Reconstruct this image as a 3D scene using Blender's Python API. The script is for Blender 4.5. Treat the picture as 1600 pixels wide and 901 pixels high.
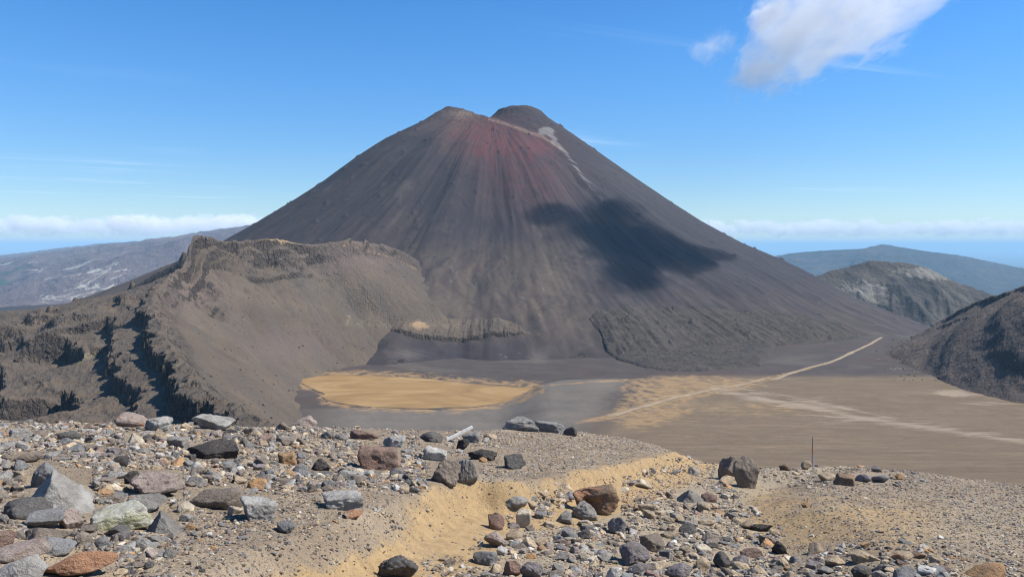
import bpy, bmesh, math, random
import numpy as np
from mathutils import Vector

# ------------------------------------------------------------------ scene, camera, sky, sun
sc = bpy.context.scene
for o in list(bpy.data.objects): bpy.data.objects.remove(o)
COL = sc.collection
R = math.radians
F_PX, PITCH = 1256.0, R(3.03)          # focal length in photo pixels, downward tilt
SUN_AZ, SUN_EL = 90.0, 50.0            # degrees right of the view direction, above the horizon
SUN_STRENGTH, SKY_STRENGTH, EXPOSURE = 5.0, 0.115, 0.56

cam_d = bpy.data.cameras.new('camera')
cam = bpy.data.objects.new('camera', cam_d); COL.objects.link(cam)
cam_d.sensor_width = 36.0; cam_d.lens = 36.0*F_PX/1600.0
cam_d.clip_start = 0.1; cam_d.clip_end = 1.0e6
cam.location = (0, 0, 0); cam.rotation_euler = (R(90)-PITCH, 0, 0)
sc.camera = cam

sc.view_settings.view_transform = 'Standard'
try: sc.view_settings.look = 'None'
except Exception: pass
sc.view_settings.exposure = EXPOSURE; sc.view_settings.gamma = 1.0
sc.view_settings.use_curve_mapping = False
sc.render.engine = 'CYCLES'
cy = sc.cycles
cy.use_denoising = True; cy.filter_width = 1.15
cy.max_bounces = 16; cy.diffuse_bounces = 2; cy.glossy_bounces = 1; cy.transparent_max_bounces = 8
cy.volume_bounces = 14
cy.volume_max_steps = 256
cy.sample_clamp_indirect = 6.0

az, el = R(SUN_AZ), R(SUN_EL)
S = Vector((math.sin(az)*math.cos(el), math.cos(az)*math.cos(el), math.sin(el)))   # towards the sun
sl = bpy.data.lights.new('sun', 'SUN'); sl.energy = SUN_STRENGTH; sl.angle = R(0.53); sl.color = (1.0, 0.95, 0.87)
sun = bpy.data.objects.new('sun', sl); COL.objects.link(sun)
sun.rotation_euler = (-S).to_track_quat('-Z', 'Y').to_euler()
sun.location = (60, 0, 80)

# ------------------------------------------------------------------ node helper
class NT:
    def __init__(s, nt): s.nt = nt; s.n = nt.nodes; s.l = nt.links
    def new(s, t, **k):
        n = s.n.new(t)
        for a, v in k.items(): setattr(n, a, v)
        return n
    def put(s, sock, v):
        if v is None: return
        if isinstance(v, bpy.types.NodeSocket): s.l.new(v, sock)
        elif isinstance(v, (tuple, list)) and len(v) == 3 and sock.type == 'RGBA': sock.default_value = (*v, 1)
        else: sock.default_value = v
    def attr(s, name):
        return s.new('ShaderNodeAttribute', attribute_name=name)
    def fac(s, name): return s.attr(name).outputs['Fac']
    def pos(s): return s.new('ShaderNodeNewGeometry').outputs['Position']
    def objco(s): return s.new('ShaderNodeTexCoord').outputs['Object']
    def vscale(s, v, sc3):
        n = s.new('ShaderNodeVectorMath', operation='MULTIPLY'); s.put(n.inputs[0], v); n.inputs[1].default_value = sc3
        return n.outputs[0]
    def vadd(s, a, b):
        n = s.new('ShaderNodeVectorMath', operation='ADD'); s.put(n.inputs[0], a); s.put(n.inputs[1], b); return n.outputs[0]
    def noise(s, v, scale, detail=4, rough=.55, lac=2.0, dist=0.0, out='Fac'):
        n = s.new('ShaderNodeTexNoise'); s.put(n.inputs['Vector'], v)
        n.inputs['Scale'].default_value = scale; n.inputs['Detail'].default_value = detail
        n.inputs['Roughness'].default_value = rough; n.inputs['Lacunarity'].default_value = lac
        n.inputs['Distortion'].default_value = dist
        return n.outputs[out]
    def voro(s, v, scale, feature='F1', out='Distance', rnd=1.0):
        n = s.new('ShaderNodeTexVoronoi', feature=feature); s.put(n.inputs['Vector'], v)
        n.inputs['Scale'].default_value = scale; n.inputs['Randomness'].default_value = rnd
        return n.outputs[out]
    def math(s, op, a, b=None, c=None, clamp=False):
        n = s.new('ShaderNodeMath', operation=op, use_clamp=clamp)
        s.put(n.inputs[0], a); s.put(n.inputs[1], b); s.put(n.inputs[2], c); return n.outputs[0]
    def mr(s, v, a, b, c=0.0, d=1.0, smooth=True):
        n = s.new('ShaderNodeMapRange', interpolation_type='SMOOTHSTEP' if smooth else 'LINEAR')
        s.put(n.inputs[0], v); s.put(n.inputs[1], a); s.put(n.inputs[2], b); s.put(n.inputs[3], c); s.put(n.inputs[4], d)
        return n.outputs[0]
    def mix(s, f, a, b, blend='MIX'):
        n = s.new('ShaderNodeMix', data_type='RGBA', blend_type=blend)
        s.put(n.inputs[0], f); s.put(n.inputs[6], a); s.put(n.inputs[7], b); return n.outputs[2]
    def ramp(s, f, pts):
        n = s.new('ShaderNodeValToRGB'); s.put(n.inputs[0], f); e = n.color_ramp.elements
        e[0].position, e[1].position = pts[0][0], pts[-1][0]
        e[0].color = (*pts[0][1], 1); e[1].color = (*pts[-1][1], 1)
        for p, c in pts[1:-1]: q = e.new(p); q.color = (*c, 1)
        return n.outputs[0]
    def bump(s, h, dist, strength=1.0, nrm=None):
        n = s.new('ShaderNodeBump'); s.put(n.inputs['Height'], h); n.inputs['Distance'].default_value = dist
        n.inputs['Strength'].default_value = strength
        if nrm is not None: s.put(n.inputs['Normal'], nrm)
        return n.outputs[0]
    def nz(s):
        n = s.new('ShaderNodeSeparateXYZ'); s.put(n.inputs[0], s.new('ShaderNodeNewGeometry').outputs['Normal'])
        return n.outputs['Z']

def material(name, rough=.95):
    m = bpy.data.materials.new(name); m.use_nodes = True
    t = NT(m.node_tree); b = t.n['Principled BSDF']
    b.inputs['Roughness'].default_value = rough
    b.inputs['Specular IOR Level'].default_value = .15
    return m, t, b.inputs['Base Color'], b.inputs['Normal']

# ------------------------------------------------------------------ world
w = bpy.data.worlds.new('World'); sc.world = w; w.use_nodes = True
t = NT(w.node_tree); t.n.clear()
sky = t.new('ShaderNodeTexSky', sky_type='NISHITA'); sky.sun_disc = False
sky.sun_elevation = R(SUN_EL); sky.sun_rotation = R(SUN_AZ)
sky.altitude = 1800; sky.air_density = 1.0; sky.dust_density = 0.1; sky.ozone_density = 3.5
dirv = t.new('ShaderNodeTexCoord').outputs['Generated']
sep = t.new('ShaderNodeSeparateXYZ'); t.put(sep.inputs[0], dirv)
# thin cirrus streaks: noise on a high flat layer
zc = t.math('MAXIMUM', sep.outputs['Z'], .03)
cx_ = t.math('DIVIDE', sep.outputs['X'], zc); cy_ = t.math('DIVIDE', sep.outputs['Y'], zc)
cmb = t.new('ShaderNodeCombineXYZ'); t.put(cmb.inputs[0], cx_); t.put(cmb.inputs[1], cy_)
rot = t.new('ShaderNodeVectorRotate', rotation_type='Z_AXIS'); t.put(rot.inputs['Vector'], cmb.outputs[0]); rot.inputs['Angle'].default_value = R(-28)
st = t.vscale(rot.outputs[0], (.10, .55, 1))
cir = t.noise(st, 1.6, 6, .6, dist=.6)
cov = t.noise(cmb.outputs[0], .22, 2, .5)
cirm = t.math('MULTIPLY', t.mr(cir, .52, .78), t.mr(cov, .45, .68))
cirm = t.math('MULTIPLY', cirm, t.mr(sep.outputs['Z'], .03, .09, 0, .42))
hs = t.new('ShaderNodeHueSaturation'); hs.inputs['Saturation'].default_value = 1.30; t.put(hs.inputs['Value'], t.mr(sep.outputs['Z'], -.02, .26, .72, 1.06)); hs.inputs['Hue'].default_value = .503; t.put(hs.inputs['Color'], sky.outputs[0])
skyc = t.mix(cirm, hs.outputs[0], (9, 9.4, 9.8))
bg = t.new('ShaderNodeBackground'); t.put(bg.inputs[0], skyc); bg.inputs[1].default_value = SKY_STRENGTH
wo = t.new('ShaderNodeOutputWorld'); t.l.new(bg.outputs[0], wo.inputs[0])

# ------------------------------------------------------------------ numeric helpers
cp, sp = math.cos(PITCH), math.sin(PITCH)
def project(x, y, z):
    dep = y*cp - z*sp
    up = y*sp + z*cp
    return 800 + F_PX*x/dep, 450.5 - F_PX*up/dep
def P(px, py, d):                       # the point at forward distance d that the photo shows at (px, py)
    u, v = (px-800)/F_PX, (450.5-py)/F_PX
    dy, dz = cp + v*sp, -sp + v*cp
    return np.array([u/dy*d, d, dz/dy*d])
def TAN(px, py):
    v = (450.5-py)/F_PX
    return (sp - v*cp)/(cp + v*sp)
def sst(a, b, x):
    q = np.clip((x-a)/(b-a), 0, 1); return q*q*(3-2*q)

def _h(ix, iy, seed):
    n = (ix.astype(np.int64)*374761393 + iy.astype(np.int64)*668265263 + seed*1442695041) & 0xffffffff
    n = ((n ^ (n >> 13))*1274126177) & 0xffffffff
    n = ((n ^ (n >> 16))*2246822519) & 0xffffffff
    return (n ^ (n >> 15)) & 0xffff
def perlin(x, y, seed=0):
    x0, y0 = np.floor(x), np.floor(y); fx, fy = x-x0, y-y0
    wx, wy = fx*fx*fx*(fx*(fx*6-15)+10), fy*fy*fy*(fy*(fy*6-15)+10)
    def g(ix, iy, dx, dy):
        a = _h(ix, iy, seed)*(2*np.pi/65536.0); return np.cos(a)*dx + np.sin(a)*dy
    a = g(x0, y0, fx, fy); b = g(x0+1, y0, fx-1, fy); c = g(x0, y0+1, fx, fy-1); d = g(x0+1, y0+1, fx-1, fy-1)
    return 1.45*((a+(b-a)*wx) + ((c+(d-c)*wx)-(a+(b-a)*wx))*wy)
def fbm(x, y, o=5, seed=0, gain=.5):
    s, a, f, n = 0, 1.0, 1.0, 0
    for i in range(o):
        s = s + a*perlin(x*f+i*17.3, y*f-i*9.1, seed+i*31); n += a; a *= gain; f *= 2.03
    return s/n
def ridged(x, y, o=5, seed=0, gain=.5):
    s, a, f, n = 0, 1.0, 1.0, 0
    for i in range(o):
        s = s + a*(1-np.abs(perlin(x*f+i*7.7, y*f+i*3.1, seed+i*31))*1.6); n += a; a *= gain; f *= 2.03
    return s/n
def interp(x, pts):
    p = np.array(pts, float); return np.interp(x, p[:, 0], p[:, 1])
def polyd(px, py, line):                # distance from points to a 2-d polyline
    best = np.full(np.shape(px), 1e9)
    for (ax, ay), (bx, by) in zip(line[:-1], line[1:]):
        dx, dy = bx-ax, by-ay; L = dx*dx+dy*dy+1e-9
        q = np.clip(((px-ax)*dx+(py-ay)*dy)/L, 0, 1)
        best = np.minimum(best, np.hypot(px-ax-q*dx, py-ay-q*dy))
    return best
def inside(px, py, poly):
    c = np.zeros(np.shape(px), bool); n = len(poly)
    for i in range(n):
        (ax, ay), (bx, by) = poly[i], poly[(i+1) % n]
        k = ((ay > py) != (by > py)) & (px < (bx-ax)*(py-ay)/(by-ay+1e-12)+ax)
        c ^= k
    return c
def polysd(px, py, poly):               # signed distance, positive inside
    d = polyd(px, py, list(poly)+[poly[0]])
    return np.where(inside(px, py, poly), d, -d)
def catmull(pts, n=10):
    p = np.array(pts, float); p = np.vstack([2*p[0]-p[1], p, 2*p[-1]-p[-2]]); out = []
    for i in range(1, len(p)-2):
        for k in range(n):
            q = k/n; a, b, c, d = p[i-1], p[i], p[i+1], p[i+2]
            out.append(.5*((2*b)+(-a+c)*q+(2*a-5*b+4*c-d)*q*q+(-a+3*b-3*c+d)*q**3))
    out.append(p[-2]); return np.array(out)
def crest_field(X, Y, line, soft=False):            # signed lateral distance (positive right of the walking direction), crest height, distance along
    best = np.full(X.shape, 1e18); sd = np.zeros(X.shape); zc = np.zeros(X.shape); al = np.zeros(X.shape); acc = 0
    for a, b in zip(line[:-1], line[1:]):
        dx, dy = b[0]-a[0], b[1]-a[1]; L2 = dx*dx+dy*dy+1e-9; L = math.sqrt(L2)
        q = np.clip(((X-a[0])*dx+(Y-a[1])*dy)/L2, 0, 1)
        ex, ey = X-a[0]-q*dx, Y-a[1]-q*dy; d2 = ex*ex+ey*ey
        k = d2 < best
        sgn = np.where(dx*ey-dy*ex > 0, -1.0, 1.0)
        best = np.where(k, d2, best); sd = np.where(k, sgn*np.sqrt(d2), sd)
        zc = np.where(k, a[2]+q*(b[2]-a[2]), zc); al = np.where(k, acc+q*L, al); acc += L
    if soft:                            # average the crest near bends so that the inside of a bend has no step
        dm = np.sqrt(best); tau = np.maximum(8, .55*dm); zs = 0; as_ = 0; ws = 1e-12; acc = 0
        for a, b in zip(line[:-1], line[1:]):
            dx, dy = b[0]-a[0], b[1]-a[1]; L2 = dx*dx+dy*dy+1e-9; L = math.sqrt(L2)
            q = np.clip(((X-a[0])*dx+(Y-a[1])*dy)/L2, 0, 1)
            wt = L*np.exp(-(np.hypot(X-a[0]-q*dx, Y-a[1]-q*dy)-dm)/tau)
            zs = zs+wt*(a[2]+q*(b[2]-a[2])); as_ = as_+wt*(acc+q*L); ws = ws+wt; acc += L
        zc, al = zs/ws, as_/ws
    return sd, zc, al

def link(name, me, mat=None, parent=None):
    o = bpy.data.objects.new(name, me); COL.objects.link(o)
    if mat: me.materials.append(mat)
    if parent: o.parent = parent
    return o
def fast_mesh(name, V, Fq, attrs=None, smooth=True, vecs=None, cols=None):
    me = bpy.data.meshes.new(name)
    V = np.ascontiguousarray(V, np.float32); Fq = np.ascontiguousarray(Fq, np.int32); k = Fq.shape[1]
    me.vertices.add(len(V)); me.vertices.foreach_set('co', V.ravel())
    me.loops.add(Fq.size); me.loops.foreach_set('vertex_index', Fq.ravel())
    me.polygons.add(len(Fq)); me.polygons.foreach_set('loop_start', np.arange(0, Fq.size, k, dtype=np.int32))
    me.polygons.foreach_set('loop_total', np.full(len(Fq), k, np.int32))
    me.update(calc_edges=True)
    me.polygons.foreach_set('use_smooth', np.full(len(Fq), smooth))
    for n, a in (attrs or {}).items():
        q = me.attributes.new(n, 'FLOAT', 'POINT'); q.data.foreach_set('value', np.ascontiguousarray(a, np.float32).ravel())
    for n, a in (vecs or {}).items():
        q = me.attributes.new(n, 'FLOAT_VECTOR', 'POINT'); q.data.foreach_set('vector', np.ascontiguousarray(a, np.float32).ravel())
    for n, a in (cols or {}).items():
        q = me.attributes.new(n, 'FLOAT_COLOR', 'POINT'); q.data.foreach_set('color', np.ascontiguousarray(a, np.float32).ravel())
    me.validate(); return me
def grid_faces(nr, nc):
    i = np.arange((nr-1)*(nc-1)); r, c = i//(nc-1), i % (nc-1); a = r*nc+c
    return np.stack([a, a+1, a+nc+1, a+nc], 1)
def sheet(name, X, Y, Z, mat, attrs=None, vecs=None, label=None):
    me = fast_mesh(name, np.stack([X, Y, Z], -1).reshape(-1, 3), grid_faces(*X.shape), attrs, True, vecs)
    o = link(name, me, mat); o['kind'] = 'structure'
    if label: o['label'] = label
    return o
def fan(u0, u1, nu, d0, d1, nd):        # a wedge of ground: rows at growing distance, so near ground is meshed finer
    d = np.geomspace(d0, d1, nd); u = np.linspace(u0, u1, nu)
    U, D = np.meshgrid(u, d); return U*D, D.copy(), U

# ------------------------------------------------------------------ terrain heights
FLOOR = -195.0
# --- volcano: a front summit ridge and a rear dome
RIMLINE = [P(700, 167, 2400), P(722, 171, 2375), P(745, 179, 2362), P(800, 193, 2352), P(850, 213, 2380)]
RIMLINE = np.array(RIMLINE)
LEFTPROF = [(0, 0), (40, 22), (80, 47), (191, 104), (290, 170), (382, 238), (500, 314), (640, 398), (740, 448), (860, 500), (1000, 558), (1100, 589), (1190, 608), (1400, 640), (2400, 720)]
RDOME = (P(812, 169, 2560))
RPROF = [(0, 0), (50, 3), (70, 12), (92, 34), (173, 88), (270, 157), (377, 234), (470, 298), (560, 357), (680, 424), (785, 470), (900, 530), (989, 580), (1120, 633), (1274, 690), (1500, 770), (2200, 1000), (3000, 1180)]
CC = np.array([-60.0, 2450.0])
def volcano_z(X, Y, detail=True):
    sd, zc, al = crest_field(X, Y, RIMLINE)
    ph = np.arctan2(X-CC[0], -(Y-CC[1])); r = np.hypot(X-CC[0], Y-CC[1])
    ra = np.abs(sd)
    if detail:
        wob = fbm(ph*5, r/900, 4, 3)*sst(80, 500, r)*26
        gul = (ridged(ph*12+1.1*fbm(X/230, Y/230, 3, 8), r/1500+.35*fbm(X/300, Y/300, 3, 9), 4, 5, .5)-.7)*(.55+.9*sst(-.3, .4, fbm(ph*4, r/260, 3, 6)))+.7
        foot = sst(380, 850, r)*(1-sst(1050, 1250, r))
    else: wob = gul = foot = 0
    zf = zc - interp(ra+wob, LEFTPROF)
    rr = np.hypot(X-RDOME[0], Y-RDOME[1])
    zr = RDOME[2] - interp(rr-wob*.6, RPROF)
    k = 14.0
    hh = np.clip(.5+.5*(zf-zr)/k, 0, 1); z = zr+(zf-zr)*hh + k*hh*(1-hh)
    if detail:
        z = z + (gul-.7)*(.25+6*foot)*sst(60, 260, r)*(1-.6*sst(1000, 1300, r))
        z = z + fbm(ph*42+.5*fbm(X/200, Y/200, 3, 14), r/420, 5, 11, .6)*(1.4+3.2*foot)*sst(30, 160, r)*(1-.7*sst(1000, 1250, r)) + fbm(ph*130, r/160, 3, 12)*(.7+1.2*foot)*sst(100, 300, r)
        # rocky outcrops along the left skyline
        z = z + np.maximum(fbm(X/26, Y/26, 4, 15)-.18, 0)*26*np.exp(-((ph+1.55)/.22)**2)*sst(120, 250, r)
        z = z + ridged(X/30, Y/30, 4, 19)*5*(1-sst(90, 240, r))
        z = z + np.maximum(fbm(X/34, Y/34, 5, 17, .6)-.30, 0)*26*sst(60, 200, r)
        z = z - 7*np.exp(-((ph-.62-.1*fbm(r/200, ph*0, 2, 4))/.035)**2)*sst(300, 500, r)
    return z

# --- near slope and crater floor
TR = [(30, .31), (60, .30), (150, .29), (300, .276), (450, .256), (600, .236), (800, .2145), (1000, .1815), (1160, .1645), (1180, .1653)]
def floor_z(X, Y, detail=True):
    U = X/np.maximum(Y, 1); D = Y
    zR = -np.minimum(interp(D, TR)*D, 1e9); zR = np.where(D > 1150, FLOOR, zR)
    lim = interp(U, [(-.2, 960), (-.08, 960), (-.02, 1005), (.012, 1040), (.03, 1058), (.06, 1100), (.16, 1140), (.3, 1140), (.36, 1120), (.5, 960), (.64, 800), (.9, 620)])
    zt = interp(D, TR)*D
    zR = -zt - 60*sst(lim-10, lim+140, D)*sst(.25, .5, U) - 34*sst(lim, lim+34, D)*(1-sst(.25, .5, U))
    zR = np.maximum(zR, FLOOR)
    zL = np.maximum(-interp(D, [(30, 12), (100, 48), (300, 122), (600, 172), (850, 193), (900, 196), (3000, 200)]), FLOOR)
    k = sst(-.02-.35*(1-sst(450, 850, D)), .05, U); z = zL+(zR-zL)*k
    # grey debris mound beside the lake
    z = z + 7*np.exp(-((U-.095)/.065)**2 - ((D-1035)/90)**2)
    # the saddle beyond the floor falls away on the right
    z = z - sst(1720, 2300, D)*120*sst(.2, .45, U) - sst(1500, 2200, D)*60*(1-sst(-.4, .1, U))
    if detail:
        z = z + fbm(X/90, Y/90, 4, 41)*1.6*sst(60, 300, D) + fbm(X/14, Y/14, 3, 43)*.5*sst(60, 200, D)
        z = z + .5*fbm((X*.9+Y*.25)/22, (Y*.9-X*.25)/60, 4, 47)*(1-sst(950, 1150, D))*sst(60, 200, D)
    return z
def ground_z(X, Y): return np.maximum(floor_z(X, Y, False), volcano_z(X, Y, False))

# ------------------------------------------------------------------ materials of the land
def mat_volcano():
    m, t, bc, nm = material('volcanic_scree')
    pos = t.pos(); fl = t.attr('flow').outputs['Vector']
    wv = t.vscale(t.vadd(t.noise(pos, .0045, 5, .62, out='Color'), (-.5, -.5, -.5)), (.30, 0, 0))
    fl = t.vadd(fl, wv)
    st1 = t.noise(t.vscale(fl, (1, .00026, 1)), 26, 7, .66, dist=.5)       # streaks down the slope
    st2 = t.noise(t.vscale(fl, (1, .00024, 1)), 70, 5, .64, dist=.4)
    big = t.noise(pos, .0045, 4, .55)
    fine = t.noise(t.vscale(fl, (1, .0016, 1)), 62, 7, .70)
    c = t.ramp(big, [(.3, (.031, .028, .033)), (.5, (.041, .034, .036)), (.72, (.055, .045, .041))])
    c = t.mix(t.mr(st1, .42, .78, 0, .45), c, (.070, .058, .055))
    mot = t.noise(pos, .011, 6, .68, dist=.8)
    c = t.mix(t.mr(mot, .50, .68, 0, .6), c, (.030, .027, .030)); c = t.mix(t.mr(mot, .45, .30, 0, .55), c, (.066, .053, .047))
    warp = t.noise(t.vscale(fl, (9, .006, 1)), 1.0, 6, .68, dist=1.0)
    c = t.mix(t.mr(warp, .54, .66, 0, .7), c, (.030, .027, .031))
    c = t.mix(t.mr(warp, .42, .32, 0, .5), c, (.090, .074, .064))
    c = t.mix(t.mr(t.noise(pos, .020, 6, .72, dist=.5), .60, .66, 0, .75), c, (.020, .018, .020))
    c = t.mix(t.mr(st2, .56, .78, 0, .22), c, (.028, .026, .031))
    low = t.math('MULTIPLY', t.fac('low'), t.mr(st1, .36, .62, .1, .62))
    c = t.mix(t.math('MULTIPLY', low, .8), c, (.135, .105, .074))
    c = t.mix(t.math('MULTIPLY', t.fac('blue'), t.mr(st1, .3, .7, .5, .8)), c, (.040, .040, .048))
    redm = t.math('MULTIPLY', t.fac('red'), t.mr(t.noise(t.vscale(fl, (1, .0009, 1)), 22, 7, .70, dist=.8), .34, .62, .1, 1))
    c = t.mix(redm, c, (.100, .034, .033))
    c = t.mix(t.math('MULTIPLY', t.fac('tan'), t.mr(fine, .4, .6)), c, (.30, .22, .15))
    wm = t.math('MULTIPLY', t.mr(t.math('ADD', t.fac('white'), t.math('MULTIPLY', t.math('SUBTRACT', st1, .5), 1.6)), .40, .72), t.mr(t.fac('white'), .05, .3))
    c = t.mix(t.math('MULTIPLY', wm, .55), c, (.235, .222, .205))
    c = t.mix(t.mr(t.math('ADD', t.fac('pale'), t.math('MULTIPLY', t.math('SUBTRACT', fine, .5), .6)), .15, .9, 0, .5), c, (.26, .23, .20))
    steep = t.mr(t.nz(), .72, .58)
    c = t.mix(t.math('MULTIPLY', steep, .6), c, (.050, .046, .048))
    c = t.mix(t.mr(t.noise(pos, .03, 6, .7), .60, .68, 0, .55), c, (.05, .045, .048))
    t.put(bc, c)
    h = t.math('ADD', t.math('MULTIPLY', st1, 1.0), t.math('MULTIPLY', fine, .4))
    h = t.math('ADD', h, t.math('MULTIPLY', t.noise(pos, .4, 4, .7), .2))
    t.put(nm, t.bump(h, 1.3, .6)); return m

def mat_floor():
    m, t, bc, nm = material('crater_sand')
    pos = t.pos()
    n1 = t.noise(pos, .02, 5, .6); n2 = t.noise(pos, .15, 5, .65); n3 = t.noise(pos, .9, 4, .7)
    strk = t.noise(t.vscale(pos, (.012, .030, .0)), 1.0, 7, .66, dist=1.4)
    c = t.ramp(n1, [(.3, (.055, .046, .043)), (.55, (.070, .058, .051)), (.75, (.088, .072, .060))])
    n0 = t.noise(pos, .0055, 5, .62, dist=.8)
    c = t.mix(t.mr(n0, .52, .66, 0, .7), c, (.078, .054, .046))
    c = t.mix(t.mr(n0, .46, .34, 0, .7), c, (.098, .084, .072))
    c = t.mix(t.fac('mound'), c, t.ramp(n1, [(.3, (.110, .096, .081)), (.7, (.150, .130, .107))]))
    br = t.math('MULTIPLY', t.fac('brown'), 1.0)
    cb = t.ramp(strk, [(.28, (.125, .090, .058)), (.5, (.148, .109, .070)), (.74, (.190, .143, .092))])
    c = t.mix(br, c, cb)
    wp = t.vadd(t.vscale(pos, (1, .62, 0)), t.vscale(t.noise(pos, .05, 4, .6, out='Color'), (30, 30, 0)))
    dte = t.voro(wp, .042, 'DISTANCE_TO_EDGE'); dte2 = t.voro(wp, .11, 'DISTANCE_TO_EDGE')
    on = t.math('ADD', t.fac('ochre'), t.math('MULTIPLY', t.math('SUBTRACT', t.noise(pos, .045, 6, .68, dist=.7), .5), 1.1))
    vein = t.math('MAXIMUM', t.mr(dte, .20, .05), t.mr(dte2, .13, .02, 0, .7))
    om = t.math('MAXIMUM', t.mr(on, .78, 1.1), t.math('MULTIPLY', vein, t.mr(on, .20, .50)))
    c = t.mix(t.math('MULTIPLY', om, .85), c, t.ramp(n2, [(.3, (.23, .150, .076)), (.7, (.32, .215, .110))]))
    flecks = t.math('MULTIPLY', t.mr(t.noise(t.vscale(pos, (.022, .075, .0)), 1.0, 5, .72), .575, .64), t.fac('fleck'))
    c = t.mix(t.math('MULTIPLY', flecks, .75), c, (.27, .19, .10))
    pm = t.mr(t.math('ADD', t.fac('pale'), t.math('MULTIPLY', t.math('SUBTRACT', strk, .5), 2.4)), .35, 1.0)
    c = t.mix(t.math('MULTIPLY', pm, .6), c, (.33, .265, .19))
    gm = t.mr(t.math('ADD', t.fac('grey'), t.math('MULTIPLY', t.math('SUBTRACT', n2, .5), .5)), .3, .8)
    c = t.mix(t.math('MULTIPLY', gm, .7), c, (.21, .190, .170))
    c = t.mix(t.mr(n3, .55, .75, 0, .4), c, (.08, .07, .065))
    t.put(bc, c)
    t.put(nm, t.bump(t.math('ADD', n2, t.math('MULTIPLY', n3, .35)), 1.4, .7)); return m

def mat_lava():
    m, t, bc, nm = material('lava_rubble')
    pos = t.pos(); n = t.noise(pos, .05, 6, .7); v = t.voro(pos, .16)
    c = t.ramp(n, [(.32, (.038, .033, .030)), (.5, (.055, .047, .041)), (.7, (.080, .066, .052))])
    c = t.mix(t.mr(t.noise(pos, .22, 4, .7), .60, .72, 0, .4), c, (.15, .135, .115))
    t.put(bc, c); t.put(nm, t.bump(t.math('ADD', t.math('MULTIPLY', v, .5), t.math('MULTIPLY', n, 1.2)), 2.2, .9)); return m

def mat_ridge():
    m, t, bc, nm = material('cliff_and_talus')
    pos = t.pos()
    n1 = t.noise(pos, .012, 5, .6); n2 = t.noise(pos, .11, 6, .68); n3 = t.noise(pos, .6, 4, .7)
    c = t.ramp(n1, [(.3, (.086, .067, .050)), (.5, (.112, .087, .064)), (.72, (.142, .108, .077))])
    strk = t.noise(t.vscale(t.attr('flow').outputs['Vector'], (.035, .004, 0)), 1.0, 5, .65, dist=.5)
    c = t.mix(t.mr(strk, .42, .66, 0, .75), c, (.094, .080, .067))
    c = t.mix(t.mr(strk, .62, .74, 0, .5), c, (.185, .143, .105))
    c = t.mix(t.math('MULTIPLY', t.fac('purple'), .8), c, (.150, .112, .098))
    tanm = t.mr(t.math('ADD', t.fac('tan'), t.math('MULTIPLY', t.math('SUBTRACT', n2, .5), .9)), .4, .8)
    c = t.mix(t.math('MULTIPLY', tanm, .85), c, (.33, .225, .125))
    yel = t.mr(t.math('ADD', t.fac('yellow'), t.math('MULTIPLY', t.math('SUBTRACT', n2, .5), .9)), .4, .8)
    c = t.mix(t.math('MULTIPLY', yel, .7), c, (.27, .235, .15))
    c = t.mix(t.math('MULTIPLY', t.fac('moss'), t.mr(n2, .4, .6)), c, (.10, .11, .022))
    c = t.mix(t.math('MULTIPLY', t.fac('blend'), .85), c, t.mix(strk, (.055, .046, .042), (.085, .070, .058)))
    steep = t.mr(t.math('ADD', t.nz(), t.math('MULTIPLY', t.math('SUBTRACT', n2, .5), .22)), .72, .56)
    rockc = t.ramp(t.noise(t.vscale(pos, (.05, .05, .22)), 1.0, 6, .7), [(.3, (.038, .031, .027)), (.5, (.066, .053, .044)), (.72, (.112, .090, .071))])
    c = t.mix(steep, c, rockc)
    crk = t.voro(t.vadd(t.vscale(pos, (1, 1, .4)), t.vscale(t.noise(pos, .3, 3, .6, out='Color'), (5, 5, 5))), .14, 'DISTANCE_TO_EDGE')
    c = t.mix(t.math('MULTIPLY', t.mr(crk, .05, .0), t.mr(t.nz(), .80, .62, 0, .5)), c, (.034, .028, .025))
    c = t.mix(t.mr(n3, .60, .72, 0, .45), c, (.200, .170, .140))
    c = t.mix(t.mr(n3, .42, .30, 0, .5), c, (.07, .06, .055))
    t.put(bc, c)
    h = t.math('ADD', t.math('MULTIPLY', n2, 1.4), t.math('MULTIPLY', n3, .4))
    h = t.math('ADD', h, t.math('MULTIPLY', t.mr(crk, 0, .25), t.mr(t.nz(), .84, .64, .05, .9)))
    t.put(nm, t.bump(h, 3.0, .9)); return m

def mat_hill(name, cols, pale, scale):
    m, t, bc, nm = material(name)
    pos = t.pos(); n1 = t.noise(pos, scale, 6, .65, dist=.4); n2 = t.noise(pos, scale*6, 5, .7)
    c = t.ramp(n1, [(.32, cols[0]), (.5, cols[1]), (.7, cols[2])])
    pm = t.mr(t.math('ADD', t.fac('pale'), t.math('MULTIPLY', t.math('SUBTRACT', n2, .5), 1.6)), .45, .8)
    c = t.mix(t.math('MULTIPLY', pm, 0.0 if name == 'dry_highland' else .85), c, pale)
    if name == 'dry_highland':
        sand = t.noise(t.vscale(pos, (.0030, .0011, 0)), 1.0, 6, .62, dist=1.2)
        c = t.mix(t.math('MULTIPLY', t.mr(sand, .56, .61), t.fac('pale')), c, (.32, .29, .24))
        c = t.mix(t.math('MULTIPLY', t.mr(t.noise(t.vscale(pos, (.0007, .0004, 0)), 1.0, 3, .5), .58, .62), t.fac('pale')), c, (.030, .060, .045))
    t.put(bc, c); t.put(nm, t.bump(t.math('ADD', n1, t.math('MULTIPLY', n2, .3)), .35/scale, .7)); return m

M_VOLC, M_FLOOR, M_LAVA, M_RIDGE = mat_volcano(), mat_floor(), mat_lava(), mat_ridge()

# ------------------------------------------------------------------ far land
def g2(px, py, cx, cy, rx, ry): return np.exp(-((px-cx)/rx)**2-((py-cy)/ry)**2)

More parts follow.
